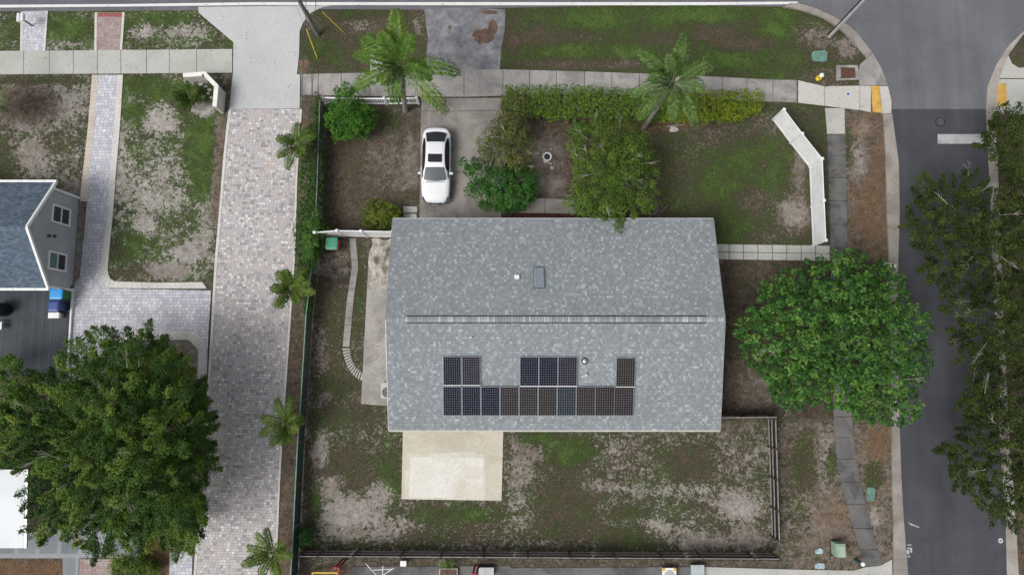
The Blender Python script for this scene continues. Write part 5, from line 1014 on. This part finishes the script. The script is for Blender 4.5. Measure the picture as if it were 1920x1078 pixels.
def tree(name, label, cat, outline, zlo, zhi, space, rc, nleaf, L, W, cols, mode='ball', shape=4, tw=0, twl=1.0, r0=.25, base=None, seed=0, group=None, fill=True, flat=.75, hue=.55, power=.5, up=.9, nl=10, dome=1.0, dens=.45):
    C = clumps(outline, zlo, zhi, space, seed=seed, power=power, dome=dome); c = C.mean(0); bs = Vector((c[0], c[1], 0)) if base is None else base
    t = thing(name, label, cat, tuple(bs), group); trunk(t, bs, C, zlo*.75, r0, nl)
    CC = C
    if fill:   # a sparser lower layer inside the crown
        F_ = C[RNG.random(len(C)) < dens].copy(); F_[:, 2] -= (zhi-zlo)*.35; F_[:, :2] = bs[:2]+(F_[:, :2]-np.array(bs[:2]))*.88; CC = np.concatenate([C, F_])
    cloud(CC, rc, nleaf, L, W, cols, t, mode=mode, shape=shape, centre=c, flat=flat, hue=hue, up=up)
    if tw: twigs(t, C, tw, twl)
    return t, C
# big round-leaved tree at the lower right
RT = [(1590, 462), (1625, 485), (1660, 495), (1690, 520), (1702, 558), (1732, 582), (1752, 610), (1732, 640), (1745, 690), (1735, 715), (1708, 742), (1732, 768), (1700, 790), (1668, 798), (1620, 790), (1580, 775), (1540, 755), (1500, 768), (1470, 768), (1442, 745), (1445, 715), (1415, 690), (1390, 650), (1378, 628), (1398, 590), (1425, 545), (1450, 518), (1495, 495), (1530, 490), (1560, 478)]
GRN = [(0.028, 0.084, 0.021), (0.028, 0.084, 0.021), (0.048, 0.13, 0.025), (0.075, 0.183, 0.036), (0.117, 0.253, 0.047), (0.261, 0.369, 0.07)]
tree('broadleaf_tree', 'big round crowned bright green tree between the dark sidewalk and the street', 'tree', RT, 3.0, 7.9, .4, .34, 46, .165, .14, GRN, shape=6, tw=5, up=.45, dens=.6, twl=.8, r0=.26, seed=3, base=P(1590, 640), flat=.6, hue=.45)
# left big tree
LT = [(160, 628), (200, 615), (215, 635), (242, 612), (262, 620), (280, 612), (290, 640), (320, 645), (350, 668), (358, 705), (386, 718), (382, 750), (396, 770), (390, 830), (400, 850), (396, 880), (378, 900), (378, 985), (368, 1000), (360, 1030), (330, 1040), (310, 1015), (280, 1030), (245, 1025), (215, 1045), (170, 1056), (155, 1020), (110, 1000), (80, 1018), (58, 1000), (60, 970), (48, 940), (55, 895), (20, 880), (-10, 870), (-30, 800), (0, 770), (60, 715), (110, 690), (132, 652)]
DKG = [(0.033, 0.077, 0.015), (0.033, 0.077, 0.015), (0.054, 0.113, 0.02), (0.079, 0.155, 0.025), (0.121, 0.208, 0.034), (0.263, 0.33, 0.053)]
tree('large_tree', 'huge dark green feathery tree beside the paver driveway', 'tree', LT, 2.6, 8.6, .5, .62, 330, .14, .065, DKG, mode='spray', up=.6, tw=30, twl=.85, dens=1.0, r0=.4, seed=8, base=P(225, 850), hue=.75)
YG = [(0.045, 0.105, 0.018), (0.075, 0.15, 0.024), (0.12, 0.21, 0.03), (0.195, 0.285, 0.045)]
tree('leafy_tree', 'yellow green leafy tree at the left edge beside the huge dark tree', 'tree', [(-20, 672), (35, 670), (62, 695), (66, 740), (40, 800), (10, 850), (-50, 860), (-90, 760), (-70, 680)], 2.4, 5.2, .5, .42, 60, .2, .12, YG, seed=9, r0=.16)
# oaks across the street
OAK = [(0.021, 0.034, 0.012), (0.032, 0.053, 0.013), (0.045, 0.071, 0.016), (0.066, 0.098, 0.02), (0.103, 0.135, 0.032)]
oaks = [([(1910, 205), (1872, 203), (1858, 240), (1838, 262), (1818, 275), (1850, 288), (1872, 310), (1890, 338), (1930, 350), (2020, 330), (2010, 190)], 'dark tree at the right edge beside the yellow mat, highest in the picture'),
        ([(1738, 328), (1775, 340), (1800, 322), (1840, 332), (1862, 352), (1905, 345), (1990, 370), (1985, 480), (1930, 505), (1872, 500), (1858, 525), (1835, 545), (1800, 540), (1770, 552), (1748, 528), (1725, 508), (1735, 480), (1703, 447), (1700, 400), (1722, 372), (1712, 350)], 'dark oak crown with pale twigs spreading over the middle of the street'),
        ([(1850, 530), (1900, 505), (1990, 520), (1990, 690), (1900, 700), (1845, 688), (1795, 690), (1805, 650), (1775, 625), (1805, 600), (1765, 580), (1785, 548)], 'dark oak at the right edge, behind the round bright tree across the street'),
        ([(1830, 695), (1900, 705), (1990, 710), (2000, 960), (1920, 985), (1882, 985), (1852, 960), (1832, 930), (1795, 918), (1785, 885), (1790, 860), (1755, 848), (1775, 832), (1803, 822), (1812, 780), (1795, 755)], 'lowest dark oak on the right, hanging over the far kerb')]
for i, (o_, lb) in enumerate(oaks):
    tree('oak_tree', lb, 'tree', o_, 4.0, 7.6, .47, .52, 170, .13, .07, OAK, mode='spray', tw=10, twl=.9, dens=.45, r0=.3, seed=20+i, group='oaks across the street', base=(P(1925, 260), P(1900, 440), P(1915, 610), P(1915, 840))[i], fill=True)
# garden trees
OLV = [(0.041, 0.068, 0.021), (0.068, 0.095, 0.027), (0.101, 0.128, 0.036), (0.149, 0.162, 0.045), (0.203, 0.176, 0.06)]
tree('olive_shrub', 'olive brown loose shrub between the driveway and the birdbath', 'shrub', [(948, 178), (978, 182), (985, 215), (990, 250), (1002, 275), (998, 310), (975, 328), (940, 318), (908, 298), (896, 272), (915, 252), (935, 225), (940, 200)], 1.2, 3.4, .38, .36, 90, .12, .07, OLV, tw=10, twl=.5, r0=.09, seed=30)
tree('dark_shrub', 'deep green round shrub tree over the driveway corner', 'shrub', [(866, 302), (890, 293), (915, 312), (950, 318), (985, 305), (1005, 330), (1003, 368), (978, 388), (940, 395), (902, 383), (880, 366), (876, 350), (893, 338), (872, 318)], 1.0, 3.0, .38, .34, 80, .13, .09, [(.018, .07, .012), (.03, .105, .016), (.045, .145, .02), (.075, .19, .028)], r0=.1, seed=31)
MG = [(0.042, 0.086, 0.014), (0.068, 0.126, 0.018), (0.098, 0.172, 0.023), (0.151, 0.237, 0.032)]
tree('garden_tree', 'mid green tree in front of the house with a sprig reaching over the roof', 'tree', [(1075, 238), (1120, 228), (1170, 236), (1208, 252), (1228, 292), (1232, 340), (1220, 388), (1200, 403), (1176, 410), (1166, 414), (1165, 448), (1154, 448), (1150, 414), (1110, 410), (1088, 402), (1064, 380), (1072, 350), (1078, 320), (1066, 290)], 2.2, 4.7, .42, .4, 110, .13, .07, MG, tw=14, twl=.7, r0=.15, seed=32)
tree('round_shrub', 'bright green shrub in front of the white picket fence', 'shrub', [(655, 158), (668, 175), (672, 192), (696, 202), (704, 225), (692, 250), (660, 262), (628, 262), (612, 242), (612, 212), (630, 194), (632, 170)], .8, 2.4, .34, .32, 80, .13, .09, [(.02, .08, .01), (.04, .13, .014), (.07, .19, .02), (.12, .27, .028)], r0=.07, seed=33)
tree('yellow_bush', 'low yellow green bush against the grey roof corner and white fence', 'shrub', ell(714, 404, 38, 27), .4, 1.4, .3, .28, 80, .11, .08, [(.05, .085, .012), (.09, .13, .014), (.14, .18, .02), (.2, .23, .03)], r0=.05, seed=34, nl=5)
tree('small_shrub', 'small rounded bright shrub just below the front hedge', 'shrub', ell(1087, 243, 15, 13), .3, 1.0, .26, .24, 70, .1, .08, GRN[1:], r0=.04, seed=35, nl=4)
tree('small_shrub', 'small green shrub in the bottom left corner of the back yard', 'shrub', ell(570, 1007, 17, 18), .3, 1.2, .28, .24, 80, .1, .07, GRN[:4], r0=.04, seed=36, nl=4)
tree('garden_bush', 'green bush below the huge tree at the bottom edge, left of the red bed', 'shrub', ell(253, 1066, 42, 22), .3, 1.3, .32, .3, 70, .14, .08, MG, r0=.05, seed=37, nl=5)
tree('leafy_plant', 'small yellow green leafy plant on the planter at the bottom edge', 'plant', ell(840, 1055, 13, 8), .5, .8, .22, .18, 40, .12, .05, YG, r0=.02, seed=38, nl=4, fill=False)
def hedge(label, outline, h, cols, n, seed, name='hedge', L=.1, W=.07, group=None):
    C = clumps(outline, h*.82, h, .2, seed=seed, power=.3, jit=.06); xs = C.mean(0); t = thing(name, label, 'hedge', (xs[0], xs[1], 0), group)
    lo = C[RNG.random(len(C)) < .6].copy(); lo[:, 2] *= .5; cloud(np.concatenate([C, lo]), .19, n, L, W, cols, t, name='foliage', hue=.35)
    for i in RNG.choice(len(C), min(16, len(C)), replace=False): b = MB(); b.tube([(C[i][0], C[i][1], -.05), (C[i][0]+.05, C[i][1], h*.8)], [.03, .012], 6); b.build('stem', BARK, t)
    return t
HG = [(0.041, 0.088, 0.013), (0.074, 0.142, 0.019), (0.121, 0.209, 0.027), (0.203, 0.297, 0.041)]; HY = [(0.065, 0.104, 0.011), (0.124, 0.182, 0.013), (0.208, 0.273, 0.021), (0.325, 0.377, 0.041)]
hedge('clipped front hedge, darker green left run from the driveway to the leaning palm', [(947, 163), (1010, 162), (1100, 163), (1190, 170), (1245, 172), (1245, 223), (1180, 226), (1100, 222), (1040, 220), (985, 212), (947, 200)], 1.35, HG, 30, 40)
hedge('clipped front hedge, yellow green right run ending below the corner sidewalk', [(1248, 172), (1300, 171), (1330, 172), (1428, 170), (1433, 180), (1430, 205), (1400, 217), (1330, 226), (1248, 223)], 1.35, HY, 30, 41)
DG = [(0.016, 0.052, 0.011), (0.029, 0.081, 0.013), (0.046, 0.117, 0.019), (0.078, 0.163, 0.027)]
hedge('dark green vine covered hedge strip beside the paver driveway', [(578, 235), (601, 228), (602, 300), (600, 420), (610, 440), (600, 470), (588, 490), (580, 560), (577, 592), (571, 592), (566, 520), (556, 500), (552, 440), (562, 380), (564, 320)], 1.3, DG, 34, 42, name='vine_hedge')
tree('vine_shrub', 'bright green climbing shrub spilling over the white fence end by the driveway', 'shrub', [(590, 395), (604, 415), (614, 432), (604, 446), (594, 470), (588, 500), (572, 490), (570, 440), (580, 410)], .9, 1.9, .26, .26, 80, .12, .08, [(.03, .08, .015), (.05, .12, .02), (.08, .17, .028), (.12, .22, .04)], r0=.05, seed=44, nl=6)
hedge('narrow dark green hedge at the left end of the picket fence', [(592, 176), (600, 176), (600, 228), (588, 232), (586, 200)], 1.3, DG, 26, 43, name='vine_hedge')
# ---- palms
def frond(t, base, az, ln, e0, droop, cols, leaf=.55, wd=.05, n=26, name='frond', vee=.5, dead=False):
    """arched rachis with leaflets both sides; one mesh"""
    base = np.array(base); pts = []; p_ = base.copy(); e = e0; h = np.array([math.cos(az), math.sin(az), 0]); k = 16
    for i in range(k+1):
        pts.append(p_.copy()); e = e0-droop*(i/k)**1.3; p_ = p_+(h*math.cos(e)+np.array([0, 0, math.sin(e)]))*ln/k
    pts = np.array(pts); side = np.array([-math.sin(az), math.cos(az), 0]); pos = []; ax = []; nr = []; L_ = []
    for s in (-1, 1):
        for j in range(n):
            u = .12+.86*j/(n-1); i = min(int(u*k), k-1); f = u*k-i; q = pts[i]*(1-f)+pts[i+1]*f; d = pts[i+1]-pts[i]; d = d/np.linalg.norm(d); up = np.cross(d, side*-1) if False else np.cross(side, d)*-1
            if up[2] < 0: up = -up
            w_ = (math.sin(math.pi*(u*.86+.1))**.7); a = d*(.55+.5*u)+side*s*1.0+up*random.uniform(-.15, .25)*1.2; a = a/np.linalg.norm(a); l = leaf*w_*random.uniform(.8, 1.15)
            for seg, (dz, ll) in enumerate(((0, .55), (-.5, .55))):
                aa = a+np.array([0, 0, dz*vee*1.6]); aa /= np.linalg.norm(aa); pos.append(q+aa*l*ll*.5); ax.append(aa); nr.append(np.cross(aa, d)*s+np.array([0, 0, .3])); L_.append(l*ll*1.15); q = q+aa*l*ll
    N = len(pos); tx = norm(np.array(ax)); nrm = norm(np.array(nr)); nrm = np.where(nrm[:, 2:3] < 0, -nrm, nrm)
    o = leafmesh(name, np.array(pos), nrm, np.array(L_), wd, pal(N, cols, RNG.random(N)*.6+random.random()*.4), t, tx*4); b = MB(); b.tube([tuple(q) for q in pts[::2]], [.028*(1-.8*i/8) for i in range(9)], 5)
    b.build('frond_stalk', simple_cache('frond_stalk', (.1, .14, .03) if not dead else (.2, .1, .05)), o); return o
SC = {}
def simple_cache(n, c):
    if (n, c) not in SC: SC[(n, c)] = simple(n, c, .6)
    return SC[(n, c)]
PG = [(0.042, 0.108, 0.017), (0.075, 0.165, 0.022), (0.132, 0.239, 0.036), (0.231, 0.33, 0.066)]
def palm(name, label, base, top, fr, r0, leaf, wd, cols, n=26, group=None, bark=(.22, .205, .19)):
    t = thing(name, label, 'palm', tuple(base), group); b = MB(); base = Vector(base); top = Vector(top); n_ = 14
    b.tube([base.lerp(top, i/n_)+Vector((0, 0, -.1 if i == 0 else 0)) for i in range(n_+1)], [r0*(1.5 if i == 0 else 1.15-.4*i/n_+.05*(i % 2)) for i in range(n_+1)], 12)
    b.build('trunk', simple_cache('palm_trunk', bark), t); b = MB(); b.tube([top-Vector((0, 0, .9*r0*4)), top, top+Vector((0, 0, .35))], [r0*.95, r0*.8, .03], 10); b.build('crown_shaft', simple_cache('crown_shaft', (.1, .17, .05)), t)
    for az, ln, e0, dr in fr: frond(t, tuple(top+Vector((0, 0, .15))), R(az), ln, R(e0), R(dr), cols, leaf, wd, n)
    return t
palm('queen_palm', 'tall palm with grey trunk at the picket fence and drooping fronds', P(760, 208), P(752, 127, 6.3), [(93, 3.2, 40, 60), (145, 2.9, 48, 90), (166, 2.9, 35, 75), (207, 3.2, 35, 85), (264, 2.6, 50, 115), (315, 4.1, 30, 85), (352, 3.8, 38, 85), (60, 2.0, 65, 60), (235, 2.1, 62, 75), (120, 2.2, 60, 70), (335, 2.4, 55, 90)], .14, .68, .07, PG, 60, 'tall palms at the front walk')
palm('queen_palm', 'leaning palm growing out of the front hedge', P(1207, 241), P(1262, 158, 6.3), [(140, 3.1, 35, 75), (78, 2.9, 38, 60), (25, 3.0, 35, 75), (197, 2.8, 35, 80), (225, 3.3, 35, 95), (266, 2.7, 45, 95), (295, 3.4, 35, 95), (110, 1.7, 66, 60), (335, 2.0, 60, 75), (175, 1.8, 58, 80)], .13, .56, .065, [(.04, .095, .022), (.065, .14, .032), (.11, .19, .05), (.18, .26, .09)], 56, 'tall palms at the front walk')
yp = [((557, 283), (556, 275, 2.0), 'topmost young palm by the driveway, with a brown dead frond', 3), ((553, 545), (549, 540, 2.0), 'young palm by the driveway level with the middle of the vine hedge end', 4), ((541, 800), (538, 795, 2.0), 'young palm by the lower driveway, third from the top', 5), ((518, 1040), (512, 1035, 2.0), 'lowest young palm, beside the bottom of the driveway', 6)]
YP = [(0.042, 0.091, 0.017), (0.077, 0.14, 0.022), (0.126, 0.196, 0.033), (0.21, 0.252, 0.058)]
for bpx, tpx, lb, sd in yp:
    rr = random.Random(sd); k = (9, 14, 10, 11)[sd-3]; fr = [(sd*31+i*360/k+rr.uniform(-20, 20), rr.uniform(1.1, 1.95), rr.uniform(25, 65), rr.uniform(45, 95)) for i in range(k)]
    t = palm('young_palm', lb, P(*bpx), P(*tpx), fr, .07, .4, .07, YP, 34, 'young palms along the paver driveway')
    if sd == 3: frond(t, tuple(P(556, 275, 1.9)), R(205), 1.5, R(5), R(40), [(.16, .07, .04), (.3, .15, .09)], .12, .05, 12, dead=True)
k = 15; fr = [(i*360/k+random.uniform(-10, 10), random.uniform(.8, 1.25), random.uniform(25, 65), random.uniform(20, 60)) for i in range(k)]
palm('spiky_shrub', 'dark green spiky plant inside the bend of the cream entry wall', P(358, 190), P(358, 188, .5), fr, .08, .3, .06, [(.025, .06, .012), (.045, .09, .018), (.08, .13, .03), (.13, .18, .04)], 20)
palm('fan_palm', 'yellow green palm cut by the left edge above the blue roof', P(-24, 205), P(-26, 196, 2.4), [(i*28, 1.9, 40, 70) for i in range(13)], .13, .5, .06, [(.04, .07, .02), (.07, .11, .03), (.12, .16, .05), (.2, .22, .09)], 20)
b = MB()   # fallen branch at the house corner
for px, py in ((1216, 408), (1226, 402), (1238, 398), (1222, 396)): q = P(px, py, .1); b.tube([q, q+Vector((.3, .25, .15)), q+Vector((.6, .6, .1))], [.03, .02, .008], 5)
b.build('fallen_branch', TWIG, label='pale bare fallen branches in the grass by the roof edge', cat='branch')

# ---------------------------------------------------------------- grass tufts, weeds and fallen leaves
PV = []
for o in list(bpy.data.objects):
    if o.type == 'MESH' and o.get('kind') == 'structure' and o.name != 'ground':
        for f in o.data.polygons:
            if f.normal.z > .5 and f.area > .01:
                co = [o.matrix_basis @ o.data.vertices[v].co for v in f.vertices]; PV.append([(c.x, c.y) for c in co])
def paved(x, y, PVs=PV):
    m = np.zeros(x.shape, bool)
    for q in PVs:
        xs = [c[0] for c in q]; ys = [c[1] for c in q]; s = np.where((x > min(xs)) & (x < max(xs)) & (y > min(ys)) & (y < max(ys)) & ~m)[0]
        if len(s): m[s] |= inside(x[s], y[s], q)
    return m
def tufts(n):
    x = RNG.uniform(-33, 33, n); y = RNG.uniform(-14, 24, n); px, py = pxof(x, y); F = fields(px, py); cl = np.sin(x*3.1+np.sin(y*2.3)*2)*np.sin(y*2.7+np.sin(x*1.9)*2)*.5+.5
    keep = (RNG.random(n) < np.clip(F['G'], 0, 1)**1.6*(.35+.65*cl)) & ~paved(x, y) & ~((x > XW0) & (x < XE0) & (y > YS) & (y < YN)); return x[keep], y[keep], F['V'][keep]
x, y, v = tufts(170000)
# a fringe along every paved edge
ex = []; ey = []
for q in PV:
    for a, c in zip(q, q[1:]+q[:1]):
        d = math.dist(a, c)
        if d > 40: continue
        k = int(d*7); u = RNG.random(k); ex += list(a[0]+(c[0]-a[0])*u+RNG.normal(size=k)*.05); ey += list(a[1]+(c[1]-a[1])*u+RNG.normal(size=k)*.05)
ex, ey = np.array(ex), np.array(ey); off_ = RNG.uniform(.0, .12, len(ex)); px, py = pxof(ex, ey); F = fields(px, py)
road_no = (px > 1690) | (py < 18) | ((ex > XW0) & (ex < XE0) & (ey > YS) & (ey < YN))
pv = paved(ex, ey); ok = (RNG.random(len(ex)) < np.clip(F['G']*.8, .05, .8)) & ~road_no & (~pv | (RNG.random(len(ex)) < .12)); x = np.concatenate([x, ex[ok]]); y = np.concatenate([y, ey[ok]]); v = np.concatenate([v, F['V'][ok]])
n = len(x); nb = 3; X = np.repeat(x, nb)+RNG.normal(size=n*nb)*.02; Y = np.repeat(y, nb)+RNG.normal(size=n*nb)*.02; V_ = np.repeat(v, nb); az = RNG.uniform(0, 2*math.pi, n*nb); el = RNG.uniform(.25, 1.1, n*nb)
ax = np.stack([np.cos(az)*np.cos(el), np.sin(az)*np.cos(el), np.sin(el)], 1); nr = np.stack([-np.cos(az)*np.sin(el), -np.sin(az)*np.sin(el), np.cos(el)], 1)
u = np.clip(V_+RNG.normal(size=n*nb)*.22, 0, 1)
col = pal(n*nb, [(.14, .11, .075), (.1, .085, .048), (.07, .083, .027), (.065, .11, .025), (.1, .165, .035)], u, .25)
leafmesh('grass', np.stack([X, Y, np.full(n*nb, -.015)], 1), nr, RNG.uniform(.05, .11, n*nb), .022, col, None, ax*6, GM, 3, kind='stuff')
# dry fallen leaves
n = 9000; x = RNG.uniform(-33, 33, n); y = RNG.uniform(-14, 24, n); px, py = pxof(x, y); F = fields(px, py); k = (RNG.random(n) < .15+F['O']*1.0) & ~paved(x, y); x, y = x[k], y[k]; n = len(x)
leafmesh('fallen_leaves', np.stack([x, y, RNG.uniform(.005, .03, n)], 1), np.array([0, 0, 1.0])+RNG.normal(size=(n, 3))*.3, .1, .055, pal(n, [(.09, .045, .025), (.2, .12, .07), (.34, .27, .18)], RNG.random(n)), None, None, GM, 4, kind='stuff')
n = 1500; x = RNG.uniform(-33, 33, n); y = RNG.uniform(-14, 24, n); k = paved(x, y) & ((x < XW0) | (x > XE0) | (y > YN)); x, y = x[k], y[k]; n = len(x)
leafmesh('fallen_leaves', np.stack([x, y, RNG.uniform(.045, .055, n)], 1), np.array([0, 0, 1.0])+RNG.normal(size=(n, 3))*.15, .09, .05, pal(n, [(.06, .035, .02), (.12, .08, .045), (.2, .15, .08)], RNG.random(n)), None, None, GM, 4, kind='stuff')
n = 160; x = np.concatenate([RNG.normal(6.0, 1.5, n//2), RNG.uniform(XW0+.3, XE0-.3, n//2)]); y = np.concatenate([YN-.1-np.abs(RNG.normal(0, 1.0, n//2)), RNG.uniform(YS+.2, YN-.2, n//2)]); z = np.array([roofz(q)+.02 for q in y])
leafmesh('fallen_leaves', np.stack([x, y, z], 1), np.array([0, 0, 1.0])+RNG.normal(size=(n, 3))*.15, .08, .045, pal(n, [(.06, .04, .02), (.12, .09, .045), (.07, .12, .03)], RNG.random(n)), None, None, GM, 4, kind='stuff')
